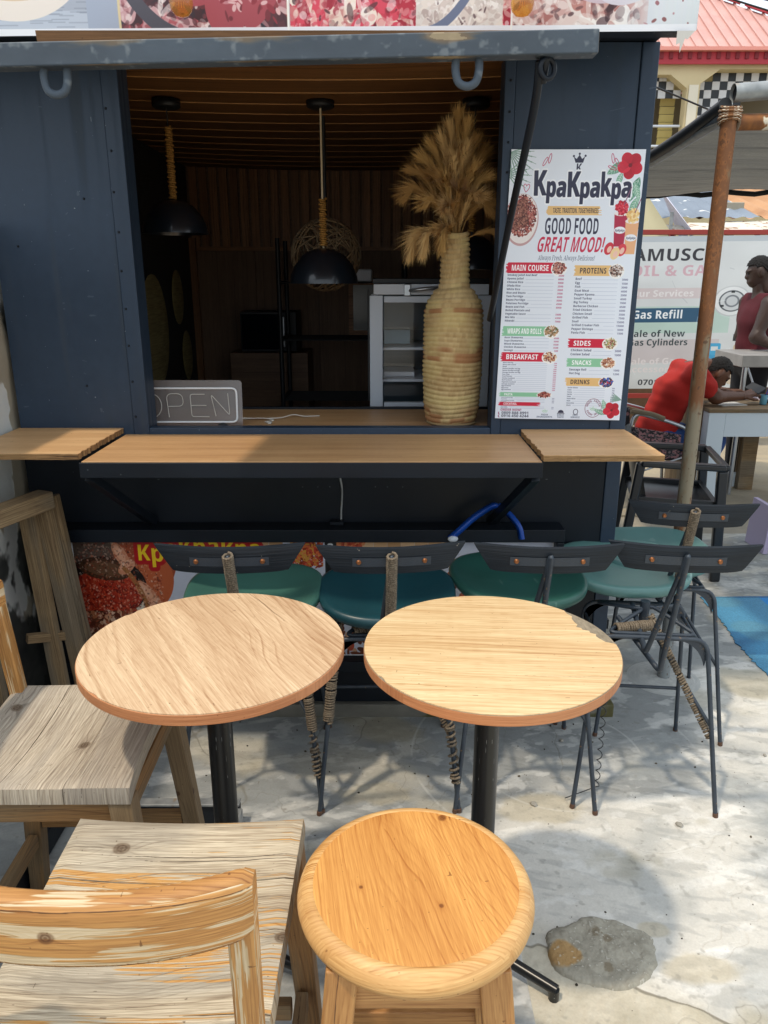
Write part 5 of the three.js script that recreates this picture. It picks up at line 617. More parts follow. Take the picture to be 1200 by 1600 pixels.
// ---------------------------------------------------------------- trestle against the wall, foot frame, odds and ends
{
  const t = thing('timber_trestle', 'rough weathered timber trestle leaning at the peeling wall', 'trestle', [-1.18, 0, -2.42]);
  obj('leg', bar(V(-0.04, 0.90, -0.09), V(0.04, 0.0, -0.02), 0.055, 0.035, { r: 0.004, roll: 0.2 }), M.timber, t); obj('leg', bar(V(0.01, 0.93, -0.1), V(0.115, 0.0, -0.06), 0.05, 0.04, { r: 0.004, roll: 0.3 }), M.timber, t); obj('leg', bar(V(0.035, 0.93, -0.135), V(0.14, 0.0, -0.1), 0.035, 0.035, { r: 0.003 }), M.timber, t);
  obj('top_rail', bar(V(0.035, 0.93, -0.09), V(-0.105, 0.915, 0.2), 0.07, 0.06, { r: 0.005, seg: 2 }), M.timber, t); obj('cross_batten', bar(V(-0.06, 0.45, 0.0), V(0.07, 0.42, -0.1), 0.03, 0.03), M.timber, t); obj('leg', bar(V(-0.1, 0.9, 0.19), V(-0.06, 0.0, 0.22), 0.05, 0.04), M.timber, t);
  const f = thing('floor_frame', 'low black steel bound frame on the floor by the greyed chair', 'frame', [-0.76, 0, -2.03]); obj('front_board', bx(0.56, 0.075, 0.024, 0.03, 0.0375, 0.0, { r: 0.003 }), M.navyDark, f); obj('edge_strip', bx(0.56, 0.008, 0.034, 0.03, 0.08, 0, { r: 0.002 }), M.galv, f); obj('side_board', bx(0.024, 0.075, 0.5, -0.25, 0.0375, 0.262, { r: 0.003 }), M.navyDark, f); obj('side_board', bx(0.02, 0.07, 0.2, 0.31, 0.035, 0.113, { r: 0.003 }), M.galv, f);
  const s = thing('blue_strap', 'blue woven plastic strap tied round the ledge under the counter', 'strap', [0.3, 0.77, -2.7]); const rib = (pts, n) => obj(n, tube(curve(pts, 20), 0.013, { seg: 7, ell: 0.4 }), M.bluePlastic, s); rib([V(-0.06, -0.03, 0.06), V(-0.02, 0.01, 0.062), V(0.03, 0.05, 0.045), V(0.1, 0.085, 0.02), V(0.12, 0.075, 0.0)], 'strap_end'); rib([V(0.12, 0.08, 0.0), V(0.16, 0.05, 0.03), V(0.19, 0.012, 0.055), V(0.2, -0.03, 0.062)], 'strap_tail'); obj('knot', new THREE.SphereGeometry(0.016, 10, 8).scale(1.2, 0.8, 0.8).translate(-0.05, -0.028, 0.062), M.white, s);
  const w = thing('white_board', 'narrow white board in a black frame leaning beside the kiosk corner', 'board', [1.06, 0, -3.45]); obj('panel', bx(0.06, 0.27, 0.012, 0, 0.18, 0, { r: 0.002 }), plain(srgb(196, 196, 214), 0.5), w); obj('foot', bx(0.075, 0.05, 0.03, 0.003, 0.025, 0, { r: 0.003 }), M.black, w);
  const pp = obj('crumpled_paper', (() => { const g = new THREE.IcosahedronGeometry(0.035, 3), p = g.attributes.position; for (let i = 0; i < p.count; i++) { const v = V(p.getX(i), p.getY(i), p.getZ(i)), k = 0.65 + 0.7 * fbm(v.x * 60 + 5, v.z * 60 + v.y * 50, 3, 201); p.setXYZ(i, v.x * k * 1.3, Math.max(-0.02, v.y * k * 0.6), v.z * k); } g.computeVertexNormals(); return g; })(), plain(srgb(190, 192, 202), 0.8)); pp.position.set(-0.945, 0.02, -1.62); tag(pp, 'crumpled scrap of white paper on the floor by the chair leg', 'paper');
  const Rp = rng(88); for (let k = 0; k < 9; k++) { const g = new THREE.IcosahedronGeometry(0.006 + Rp() * 0.006, 0).scale(1.3, 0.6, 1); const o = obj('pebble', uvGrain(g, 'x'), plain(srgb(150, 146, 136), 0.9)); o.position.set(-0.1 + Rp() * 1.5, 0.004, -2.5 + Rp() * 1.2); o.rotation.y = Rp() * 6; tag(o, 'small grey pebble lying on the concrete floor', 'pebble', 'pebbles on the concrete'); }
  { const gi = new THREE.IcosahedronGeometry(1, 0), im = new THREE.InstancedMesh(gi, plain(srgb(138, 130, 116), 0.95), 360), m4 = new THREE.Matrix4(), q = new THREE.Quaternion(), Rg = rng(404), cc = new THREE.Color(); for (let k = 0; k < 360; k++) { const s = 0.0012 + 0.0034 * Math.pow(Rg(), 3), x = -1.2 + 3.2 * Rg(), z = -2.62 + 2.0 * Math.pow(Rg(), 1.4); q.setFromEuler(new THREE.Euler(Rg() * 3, Rg() * 6, 0)); m4.compose(V(x, s * 0.4, z), q, V(s * 1.3, s * 0.8, s)); im.setMatrixAt(k, m4); const v = 0.1 + 0.35 * Rg(); im.setColorAt(k, cc.setRGB(v, v * 0.95, v * 0.85)); } im.name = 'floor_grit'; shade(im); im.userData = { kind: 'stuff', label: 'loose grit scattered over the concrete floor', category: 'grit' }; scene.add(im); }
  // blue woven mat with frayed edges
  const sf = surface(512, 512, 0.9, 0.9, (x, y) => { const st = vn(x * 7 + 2, 0, 211), st2 = vn(0, y * 8 + 1, 212), wv = vn(x * 300, y * 300, 213), n = fbm(x * 5, y * 5, 3, 214); let c = mix3([16, 132, 206], [88, 142, 168], sst(0.45, 0.52, st) * 0.8); c = mix3(c, [20, 84, 128], sst(0.5, 0.56, st2) * 0.65); c = mix3(c, [96, 138, 150], sst(0.58, 0.72, n) * 0.4); return { c: c.map((q) => q * (0.9 + 0.2 * wv)), b: wv }; });
  const sh = new THREE.Shape(), Rm = rng(91), pts = [[1.70, 3.82], [1.69, 3.5], [1.66, 3.3], [1.655, 3.1], [1.67, 2.9], [1.75, 2.6], [2.6, 2.5], [2.65, 3.84]]; sh.moveTo(pts[0][0], pts[0][1]); for (let i = 1; i <= pts.length; i++) { const a = pts[i - 1], b = pts[i % pts.length]; for (let k = 1; k <= 14; k++) { const j = i < 6 ? 0.016 : 0.004; sh.lineTo(lerp(a[0], b[0], k / 14) + (Rm() - 0.5) * j, lerp(a[1], b[1], k / 14) + (Rm() - 0.5) * j); } }
  const mg = new THREE.ExtrudeGeometry(sh, { depth: 0.004, bevelEnabled: false }); mg.rotateX(-Math.PI / 2); mg.translate(0, 0.0015, 0); const mt = obj('blue_mat', uvGrain(mg, 'x', 0, 0), mat(sf, { roughness: 0.6, bumpScale: 0.001 })); tag(mt, 'frayed blue woven mat spread on the concrete floor', 'mat');
}
// ---------------------------------------------------------------- shade canopy on rusty poles
{
  const t = thing('shade_canopy', 'grey net shade canopy stretched on rusty poles beside the kiosk', 'canopy', [1.2, 0, -2.95]);
  const pole = tube([V(0, 0, 0), V(0, 0.7, 0), V(0, 1.5, 0), V(-0.002, 2.2, 0)], 0.027, { seg: 18 }); { const p = pole.attributes.position, uv = []; for (let i = 0; i < p.count; i++) uv.push(Math.atan2(p.getZ(i), p.getX(i)) * 0.027 + 0.1, p.getY(i)); pole.setAttribute('uv', new THREE.Float32BufferAttribute(uv, 2)); } obj('pole', pole, M.rustPole, t);
  obj('cross_pipe', tube([V(0.03, 2.165, 0.0), V(1.6, 2.19, 0.0)], 0.027, { seg: 14 }), M.rust, t);
  obj('upper_pipe', tube([V(0.0, 2.255, 0.005), V(0.8, 2.31, 0.02), V(1.6, 2.33, 0.02)], 0.03, { seg: 16, cap: false }), M.galv, t); obj('upper_pipe_bore', lathe([[0.001, 0], [0.026, 0]], 16).rotateZ(Math.PI / 2).translate(0.01, 2.256, 0.005), M.matteBlack, t);
  obj('side_pipe', tube([V(0.0, 2.195, -0.02), V(-0.02, 2.13, -0.95), V(-0.02, 2.1, -2.5)], 0.026, { seg: 12 }), M.galv, t); obj('black_pipe', tube(curve([V(-0.02, 2.22, 0), V(-0.03, 2.175, -0.4), V(-0.045, 2.135, -1.0), V(-0.05, 2.1, -2.5)], 16), 0.024, { seg: 12 }), M.black, t);
  for (let k = 0; k < 5; k++) obj('binding', new THREE.TorusGeometry(0.033 + 0.003 * (k % 2), 0.005, 6, 18).rotateX(Math.PI / 2 + (k - 2) * 0.12).translate(0, 2.165 + k * 0.012, 0), M.rust, t);
  const net = mat(surface(512, 512, 1.5, 1.5, (x, y) => { const wv = vn(x * 160, y * 500, 221), n = fbm(x * 4, y * 12, 4, 222), s = sst(0.6, 0.75, fbm(x * 3 + y * 2, y * 9, 4, 223)); let c = mix3([122, 118, 108], [92, 90, 84], n); c = mix3(c, [62, 60, 56], s * 0.7); return { c: c.map((q) => q * (0.85 + 0.3 * wv)), b: n }; }), { roughness: 1, bumpScale: 0.004, transmission: 0.35, thickness: 0 });
  const sheet = grid(40, 40, (u, v) => { const x = -0.03 + 2.6 * u, z = -0.02 - 2.35 * v; return V(x, 2.17 + 0.05 * u - 0.02 * v - 0.05 * Math.sin(Math.PI * u) * Math.sin(Math.PI * v) + 0.02 * (fbm(x * 3, z * 2, 3, 224) - 0.5) + 0.02 * Math.sin(x * 6 + z * 2) * v, z); });
  { const p = sheet.attributes.position, uv = []; for (let i = 0; i < p.count; i++) uv.push(p.getX(i) + p.getZ(i) * 0.3, p.getZ(i)); sheet.setAttribute('uv', new THREE.Float32BufferAttribute(uv, 2)); } obj('net_sheet', sheet, net, t);
  const hem = []; for (let k = 0; k <= 30; k++) { const x = -0.03 + 2.6 * k / 30; hem.push(V(x, 2.145 + 0.05 * k / 30 + 0.008 * Math.sin(k * 1.7), -2.37)); } obj('hem', tube(hem, 0.016, { seg: 6 }), M.matteBlack, t);
  const rear = (x) => obj('pole', tube([V(x, 0, -2.35), V(x, 2.16, -2.35)], 0.022, { seg: 10 }), M.rustPole, t); rear(2.5);
  obj('pole', tube([V(1.6, 0, 0), V(1.6, 2.32, 0)], 0.026, { seg: 12 }), M.rustPole, t);
  struct('pole_footing', lathe([[0.001, 0.014], [0.05, 0.013], [0.11, 0.008], [0.15, 0.001]], 36).translate(1.2, 0, -2.95), mat(surface(512, 256, 0.4, 0.4, (x, y) => { const n = fbm(x * 20, y * 20, 4, 291); return { c: mix3([196, 196, 190], [158, 160, 158], n), b: n }; }), { roughness: 0.9, bumpScale: 0.002 }));
}

// ---------------------------------------------------------------- people: distance fields meshed with marching cubes
function capD(p, b) { const [ax, ay, az, ra, bx2, by, bz, rb] = b, dx = bx2 - ax, dy = by - ay, dz = bz - az, L = dx * dx + dy * dy + dz * dz, t = clamp(((p[0] - ax) * dx + (p[1] - ay) * dy + (p[2] - az) * dz) / (L || 1e-6)); return Math.hypot(p[0] - ax - dx * t, p[1] - ay - dy * t, p[2] - az - dz * t) - lerp(ra, rb, t); }
function ellD(p, [x, y, z, a, b, c]) { const q = Math.hypot((p[0] - x) / a, (p[1] - y) / b, (p[2] - z) / c); return (q - 1) * Math.min(a, b, c); }
const smin = (a, b, k) => { const h = clamp(0.5 + 0.5 * (b - a) / k); return lerp(b, a, h) - k * h * (1 - h); };
const union = (p, bones, k) => { let d = 9; for (const b of bones) d = smin(d, b.length === 8 ? capD(p, b) : ellD(p, b), k); return d; };
function mesher(fn, [cx, cy, cz], half, res) {
  const mc = new MarchingCubes(res, new THREE.MeshBasicMaterial(), false, false, 120000); mc.isolation = 0; const S = mc.size, hs = S / 2; let i = 0;
  for (let z = 0; z < S; z++) for (let y = 0; y < S; y++) for (let x = 0; x < S; x++) mc.field[i++] = -fn([cx + (x - hs) / hs * half, cy + (y - hs) / hs * half, cz + (z - hs) / hs * half]);
  mc.update(); const n = mc.count, pos = new Float32Array(n * 3); for (let k = 0; k < n; k++) { pos[k * 3] = mc.positionArray[k * 3] * half + cx; pos[k * 3 + 1] = mc.positionArray[k * 3 + 1] * half + cy; pos[k * 3 + 2] = mc.positionArray[k * 3 + 2] * half + cz; }
  let g = new THREE.BufferGeometry(); g.setAttribute('position', new THREE.BufferAttribute(pos, 3)); g = mergeVertices(g, 1e-4); g.computeVertexNormals(); const uv = new Float32Array(g.attributes.position.count * 2); g.setAttribute('uv', new THREE.BufferAttribute(uv, 2)); return g;
}
function headMesh(o, f, tilt, skinD) {       // head looking along +x before turning; f: yaw, tilt: pitch downwards
  const bones = [[0, 0.0, 0, 0.092, 0.105, 0.074], [0.035, -0.055, 0, 0.062, 0.07, 0.056], [0.06, -0.085, 0, 0.036, 0.03, 0.036], [0.088, -0.012, 0, 0.018, 0.03, 0.012], [0.098, -0.028, 0, 0.016, 0.012, 0.017], [0.082, -0.062, 0, 0.016, 0.008, 0.024], [0.08, -0.074, 0, 0.015, 0.007, 0.02], [0.082, 0.018, 0.03, 0.014, 0.009, 0.024], [0.082, 0.018, -0.03, 0.014, 0.009, 0.024], [0.0, -0.015, 0.078, 0.018, 0.03, 0.009], [0.0, -0.015, -0.078, 0.018, 0.03, 0.009]];
  const eyes = [[0.09, 0.0, 0.03], [0.09, 0.0, -0.03]];
  const g = mesher((p) => { let d = union(p, bones, 0.016); for (const e of eyes) { const q = ellD(p, [e[0] + 0.004, e[1], e[2], 0.013, 0.009, 0.014]); d = -smin(-d, q + 0.002, 0.006); } return smin(d, capD(p, [-0.01, -0.05, 0, 0.05, -0.03, -0.16, 0, 0.054]), 0.02); }, [0, -0.02, 0], 0.17, 64);
  const M4 = new THREE.Matrix4().makeRotationY(f).multiply(new THREE.Matrix4().makeRotationZ(-tilt)).setPosition(...o); g.applyMatrix4(M4);
  const hair = mesher((p) => { const d = union(p, bones.slice(0, 1), 0.01) - 0.009 - 0.004 * Math.sin(p[0] * 210) * Math.sin(p[1] * 190) * Math.sin(p[2] * 200); const cut = (p[0] > 0.03 ? 0.055 : p[0] > -0.02 ? 0.03 : lerp(-0.07, 0.03, clamp((p[0] + 0.07) / 0.05))) - p[1]; return Math.max(d, cut); }, [0, 0, 0], 0.15, 48); hair.applyMatrix4(M4);
  const eg = eyes.map((e) => new THREE.SphereGeometry(0.0095, 10, 8).translate(e[0] - 0.004, e[1], e[2])); const eye = merge(eg.map((x) => clean(x))); eye.applyMatrix4(M4);
  return { g, hair, eye };
}
function handMesh(o, dir, palmN, curl) {      // palm with four fingers and a thumb; dir: fingers, palmN: back of the hand
  const d = dir.clone().normalize(), n = palmN.clone().sub(d.clone().multiplyScalar(palmN.dot(d))).normalize(), s = d.clone().cross(n), P = (a, b, c) => { const v = o.clone().add(d.clone().multiplyScalar(a)).add(s.clone().multiplyScalar(b)).add(n.clone().multiplyScalar(c)); return [v.x, v.y, v.z]; };
  const palm = [[...P(0, -0.022, 0), 0.016, ...P(0.085, -0.03, 0), 0.013], [...P(0, 0.02, 0), 0.017, ...P(0.082, 0.028, 0), 0.013], [...P(-0.01, 0, 0), 0.026, ...P(0.08, 0, 0), 0.016]];
  const fingers = [[-0.031, 0.06], [-0.011, 0.075], [0.01, 0.08], [0.03, 0.07]].map(([b, L]) => { const c = curl, p0 = P(0.075, b, 0), p1 = P(0.08 + L * 0.45 * Math.cos(c * 0.5), b * 1.08, -L * 0.45 * Math.sin(c * 0.5)), p2 = P(0.08 + L * (0.45 * Math.cos(c * 0.5) + 0.3 * Math.cos(c)), b * 1.1, -L * (0.45 * Math.sin(c * 0.5) + 0.3 * Math.sin(c))), p3 = P(0.08 + L * (0.45 * Math.cos(c * 0.5) + 0.3 * Math.cos(c) + 0.25 * Math.cos(c * 1.5)), b * 1.08, -L * (0.45 * Math.sin(c * 0.5) + 0.3 * Math.sin(c) + 0.25 * Math.sin(c * 1.5))); return [[...p0, 0.0095, ...p1, 0.009], [...p1, 0.009, ...p2, 0.0085], [...p2, 0.0085, ...p3, 0.0075]]; });
  fingers.push([[...P(0.02, 0.03, -0.005), 0.013, ...P(0.055, 0.052, -0.02), 0.0105], [...P(0.055, 0.052, -0.02), 0.0105, ...P(0.085, 0.05, -0.034), 0.009]]);
  return mesher((p) => { let q = union(p, palm, 0.012); for (const f of fingers) q = smin(q, union(p, f, 0.004), 0.004); return q; }, [o.x + d.x * 0.07, o.y + d.y * 0.07, o.z + d.z * 0.07], 0.12, 72);
}
const tint = (g, c) => { const n = g.attributes.position.count, a = new Float32Array(n * 3), q = srgb(...c); for (let i = 0; i < n; i++) { a[i * 3] = q.r; a[i * 3 + 1] = q.g; a[i * 3 + 2] = q.b; } g.setAttribute('color', new THREE.BufferAttribute(a, 3)); return g; };
const skinMat = new THREE.MeshPhysicalMaterial({ vertexColors: true, roughness: 0.5, side: THREE.DoubleSide });
const clothMat = (c, s) => mat(surface(128, 128, 0.2, 0.2, (x, y) => { const n = vn(x * 500, y * 500, s), f = fbm(x * 20, y * 20, 3, s + 1); return { c: c.map((q) => q * (0.85 + 0.2 * n + 0.12 * (f - 0.5))), b: f }; }), { roughness: 0.9, bumpScale: 0.002 });
const hairMat = plain(srgb(16, 14, 14), 0.9);

// person bent over the white table
{
  const t = thing('person', 'person in a red t-shirt and jeans bent over the white table writing', 'person', [2.05, 0, -5.72]);
  const skin = [92, 58, 40], J = { hip: [0.0, 0.52], chest: [0.10, 0.86], neck: [0.245, 1.02], head: [0.40, 1.02] };
  const torso = [[0, 0.53, -0.08, 0.12, 0, 0.53, 0.08, 0.12], [0, 0.55, 0, 0.13, 0.1, 0.84, 0, 0.125], [0.1, 0.84, -0.08, 0.105, 0.1, 0.84, 0.08, 0.105], [0.19, 0.98, -0.13, 0.07, 0.19, 0.98, 0.13, 0.07]];
  const neck = [[0.2, 1.0, 0, 0.06, 0.33, 1.03, 0, 0.052]];
  const armN = [[0.19, 0.975, 0.17, 0.058, 0.33, 0.83, 0.22, 0.046], [0.33, 0.83, 0.22, 0.046, 0.555, 0.825, 0.14, 0.03]], armF = [[0.19, 0.975, -0.17, 0.058, 0.34, 0.83, -0.22, 0.046], [0.34, 0.83, -0.22, 0.046, 0.55, 0.82, -0.1, 0.03]];
  const legs = [[0.02, 0.5, 0.09, 0.09, 0.40, 0.5, 0.11, 0.068], [0.40, 0.5, 0.11, 0.066, 0.33, 0.09, 0.12, 0.042], [0.02, 0.5, -0.09, 0.09, 0.40, 0.5, -0.11, 0.068], [0.40, 0.5, -0.11, 0.066, 0.33, 0.09, -0.12, 0.042]], feet = [[0.31, 0.05, 0.12, 0.045, 0.48, 0.035, 0.13, 0.034], [0.31, 0.05, -0.12, 0.045, 0.48, 0.035, -0.13, 0.034]];
  const all = [...torso, ...neck, ...armN, ...armF, ...legs, ...feet];
  const body = mesher((p) => union(p, all, 0.035), [0.2, 0.56, 0], 0.62, 96), H = headMesh([0.405, 0.985, 0.01], 0, 0.75);
  const hn = handMesh(V(0.555, 0.825, 0.14), V(0.9, 0.25, -0.15), V(0, 1, 0.35), 0.9), hf = handMesh(V(0.55, 0.82, -0.1), V(0.95, 0.1, 0.1), V(0, 1, -0.2), 0.8);
  const o = shade(new THREE.Mesh(merge([body, H.g, hn, hf].map((g) => tint(g, skin)).concat([tint(H.eye, [30, 24, 22])])), skinMat)); o.name = 'body'; t.add(o);
  obj('hair', H.hair, hairMat, t);
  const sl = [...torso, [0.19, 0.975, 0.17, 0.06, 0.28, 0.885, 0.205, 0.056], [0.19, 0.975, -0.17, 0.06, 0.28, 0.885, -0.205, 0.056]];
  obj('t_shirt', mesher((p) => { const w = 0.003 * Math.sin(p[0] * 44 + p[1] * 30 + 3 * Math.sin(p[2] * 14)) + 0.002 * Math.sin(p[1] * 80 + p[0] * 24); const d = union(p, sl, 0.05) - 0.012 + w; return Math.max(d, -(p[1] - 0.47 + 0.3 * p[0]), (p[0] - 0.27) - (Math.abs(p[2]) > 0.12 ? 0.05 : 0)); }, [0.1, 0.8, 0], 0.5, 84), clothMat([170, 30, 20], 231), t);
  obj('jeans', mesher((p) => Math.max(union(p, [...legs, torso[0]], 0.035) - 0.012 + 0.004 * Math.sin(p[0] * 50 + p[1] * 30), p[1] - 0.58, 0.1 - p[1]), [0.2, 0.34, 0], 0.4, 72), clothMat([42, 72, 128], 233), t);
  for (const s of [1, -1]) obj('shoe', mesher((p) => Math.max(capD(p, [0.31, 0.045, 0.12 * s, 0.052, 0.49, 0.036, 0.13 * s, 0.04]), -p[1]), [0.4, 0.05, 0.125 * s], 0.18, 30), M.black, t);
  obj('phone', bx(0.075, 0.012, 0.145, 0, 0, 0, { r: 0.004, rot: [0.2, 0.3, 0.5] }).translate(0.66, 0.875, 0.1), M.black, t);
}
// person standing at the grey counter
{
  const t = thing('person', 'standing person in a dark red sleeveless top behind the grey counter', 'person', [3.02, 0, -6.4]);
  const skin = [58, 40, 32];
  const torso = [[0, 0.98, -0.09, 0.115, 0, 0.98, 0.09, 0.115], [0, 0.98, 0, 0.12, 0, 1.3, 0, 0.125], [0.0, 1.34, -0.11, 0.1, 0.0, 1.34, 0.11, 0.1], [0, 1.46, -0.16, 0.06, 0, 1.46, 0.16, 0.06]], neck = [[0, 1.48, 0, 0.058, -0.02, 1.6, 0, 0.052]];
  const arms = [[-0.01, 1.45, 0.2, 0.062, -0.1, 1.2, 0.235, 0.046], [-0.1, 1.2, 0.235, 0.046, 0.08, 1.1, 0.36, 0.03], [-0.01, 1.45, -0.2, 0.062, 0.0, 1.18, -0.25, 0.046], [0.0, 1.18, -0.25, 0.046, 0.16, 1.08, -0.05, 0.03]];
  const legs = [[0, 0.95, 0.09, 0.095, 0, 0.52, 0.1, 0.068], [0, 0.52, 0.1, 0.066, 0, 0.09, 0.1, 0.045], [0, 0.95, -0.09, 0.095, 0, 0.52, -0.1, 0.068], [0, 0.52, -0.1, 0.066, 0, 0.09, -0.1, 0.045]], feet = [[0, 0.05, 0.1, 0.045, -0.03, 0.035, 0.26, 0.035], [0, 0.05, -0.1, 0.045, -0.03, 0.035, 0.07, 0.035]];
  // arms hang at the sides of shoulders that face the counter: turn the whole figure so that +z is towards the counter
  const body = mesher((p) => union(p, [...torso, ...neck, ...arms, ...legs, ...feet], 0.035), [0, 0.9, 0], 0.95, 110), H = headMesh([-0.03, 1.70, 0], Math.PI - 0.35, 0.25);
  const h1 = handMesh(V(0.08, 1.1, 0.36), V(0.6, -0.1, 0.7), V(0, 1, 0), 0.9), h2 = handMesh(V(0.16, 1.08, -0.05), V(0.6, -0.1, 0.7), V(0, 1, 0), 0.9);
  const o = shade(new THREE.Mesh(merge([body, H.g, h1, h2].map((g) => tint(g, skin)).concat([tint(H.eye, [40, 34, 32])])), skinMat)); o.name = 'body'; t.add(o); obj('hair', H.hair, hairMat, t);
  obj('sleeveless_top', mesher((p) => { const d = union(p, torso, 0.04) - 0.014 + 0.004 * Math.sin(p[1] * 40 + p[0] * 20); return Math.max(d, 0.95 - p[1], Math.abs(p[2]) - 0.185, p[1] - 1.53); }, [0, 1.25, 0], 0.42, 72), clothMat([84, 16, 28], 235), t);
  obj('trousers', mesher((p) => Math.max(union(p, [...legs, torso[0]], 0.03) - 0.014, p[1] - 1.02, 0.08 - p[1]), [0, 0.55, 0], 0.52, 72), clothMat([30, 30, 36], 237), t);
  for (const s of [1, -1]) obj('shoe', mesher((p) => Math.max(capD(p, [0, 0.045, 0.1 * s, 0.052, -0.03, 0.036, 0.1 * s + 0.16, 0.04]), -p[1]), [0, 0.05, 0.1 * s + 0.08], 0.18, 30), M.black, t);
}
// ---------------------------------------------------------------- furniture of the stall behind
{
  const t = thing('white_table', 'white panelled table with brown top that the person writes on', 'table', [2.95, 0, -5.72]), wp = plain(srgb(206, 216, 222), 0.5), tb = (n, x0, x1, y0, y1, z0, z1, m) => obj(n, wbx(x0, x1, y0, y1, z0, z1, { r: 0.004 }), m, t);
  tb('table_top', -0.66, 0.8, 0.735, 0.762, -0.42, 0.34, M.timber); tb('apron', -0.53, 0.78, 0.56, 0.733, 0.30, 0.322, wp); tb('leg', -0.65, -0.531, 0.0, 0.733, 0.22, 0.325, wp); tb('side_panel', -0.652, -0.63, 0.0, 0.73, -0.4, 0.218, M.timber); tb('leg', 0.66, 0.78, 0.0, 0.733, 0.2, 0.298, wp); tb('leg', -0.10, 0.02, 0.0, 0.733, -0.36, -0.26, M.timber); tb('foot_rail', -0.60, -0.09, 0.02, 0.14, -0.34, -0.32, wp); tb('back_panel', -0.18, -0.105, 0.1, 0.73, -0.34, -0.325, M.matteBlack);
  const pap = (x, z, w, d, r2, c, l, y = 0.764) => { const o = obj('paper_sheet', bx(w, 0.004, d), plain(srgb(...c), 0.8)); o.position.set(x, y, z); o.rotation.y = r2; tag(o, l, 'paper', 'papers on the white table'); }; pap(2.62, -5.95, 0.3, 0.21, 0.4, [206, 204, 206], 'white paper sheet lying on the brown table top'); pap(2.86, -5.9, 0.28, 0.2, -0.2, [206, 190, 200], 'pinkish paper sheet lying on the brown table top'); pap(2.52, -5.6, 0.2, 0.15, 0.2, [214, 212, 206], 'small paper sheet under the writing hand');
  const nb = thing('notebook', 'closed black notebook on the brown table top', 'notebook', [2.95, 0.763, -5.6]); obj('cover', bx(0.26, 0.022, 0.19, 0, 0.011, 0, { r: 0.004 }), M.black, nb); obj('pages', bx(0.25, 0.014, 0.18, 0.008, 0.011, 0.004), M.white, nb);
  const pc = thing('pen_cup', 'small light blue pen cup beside the notebook', 'cup', [2.76, 0.763, -5.58]); obj('cup_body', lathe([[0.001, 0.002], [0.024, 0.002], [0.027, 0.07], [0.024, 0.07], [0.021, 0.006]], 20), plain(srgb(110, 170, 190), 0.4), pc); obj('pen', tube([V(0, 0.01, 0), V(0.02, 0.12, 0.01)], 0.004, { seg: 6 }), M.bluePlastic, pc);
  // grey counter with pink bottle
  const c = thing('grey_counter', 'small grey counter on steel legs before the standing person', 'counter', [3.12, 0, -6.05]); obj('counter_top', bx(0.9, 0.09, 0.5, 0, 1.05, 0.0, { r: 0.006 }), mat(surface(256, 256, 0.6, 0.6, (x, y) => { const n = fbm(x * 9, y * 9, 4, 241); return { c: mix3([166, 164, 160], [126, 124, 122], n), b: n }; }), { roughness: 0.5 }), c); for (const [x, z] of [[-0.4, 0.2], [-0.4, -0.2], [0.4, 0.2], [0.4, -0.2]]) obj('leg', tube([V(x, 0, z), V(x, 1.005, z)], 0.02), M.steel, c); obj('brace', tube([V(-0.38, 1.0, 0.2), V(-0.1, 0.4, 0.2)], 0.008), M.white, c);
  const b = thing('pink_bottle', 'small pink bottle on the grey counter', 'bottle', [2.99, 1.095, -5.93]); obj('bottle_body', lathe([[0.001, 0.001], [0.035, 0.002], [0.036, 0.1], [0.03, 0.12], [0.014, 0.135], [0.014, 0.15]], 24), plain(srgb(206, 120, 136), 0.35), b); obj('cap', lathe([[0.001, 0.15], [0.016, 0.15], [0.016, 0.175], [0.001, 0.176]], 16), M.white, b);
  // steel tube armchair with patterned cloth
  const s = thing('steel_armchair', 'steel tube armchair with patterned cloth that the writing person sits on', 'chair', [2.0, 0, -5.72]);
  for (const k of [-1, 1]) { obj('side_frame', tube(bend([V(-0.27, 0.0, 0.27 * k), V(-0.22, 0.73, 0.27 * k), V(0.05, 0.66, 0.28 * k), V(0.2, 0.6, 0.28 * k), V(0.24, 0.0, 0.27 * k)], 0.08, 6), 0.013, { seg: 10 }), M.steel, s); obj('cross_stay', tube([V(-0.24, 0.25, 0.268 * k), V(0.23, 0.42, 0.268 * k)], 0.007), M.steel, s); }
  const flo = mat(surface(256, 256, 0.4, 0.4, (x, y) => { const n = fbm(x * 22, y * 22, 3, 251), m = vn(x * 26, y * 26, 252); return { c: n > 0.55 ? [150, 108, 110] : m > 0.6 ? [92, 84, 86] : [38, 34, 38], b: n }; }), { roughness: 0.9 });
  obj('seat_pad', bx(0.44, 0.05, 0.5, 0.0, 0.392, 0, { r: 0.018, seg: 2 }), flo, s); obj('back_pad', bx(0.05, 0.4, 0.5, -0.245, 0.56, 0, { r: 0.018, seg: 2, rot: [0, 0, 0.08] }), flo, s); obj('draped_cloth', grid(14, 10, (u, v) => V(-0.23 + 0.36 * u, 0.63 - 0.06 * u - 0.24 * v * (1 - 0.35 * u), 0.296 + 0.012 * Math.sin(u * 19) * v)), flo, s); obj('arm_pad', tube(curve([V(-0.24, 0.735, 0.27), V(-0.1, 0.715, 0.275), V(0.0, 0.68, 0.28)], 10), 0.02, { seg: 8 }), M.timber, s);
  // black plastic armchair
  const p = thing('plastic_armchair', 'black moulded plastic armchair standing behind the kiosk corner', 'chair', [1.68, 0, -4.38], Math.PI / 2 - 0.2), bp = plain(srgb(26, 29, 33), 0.32);
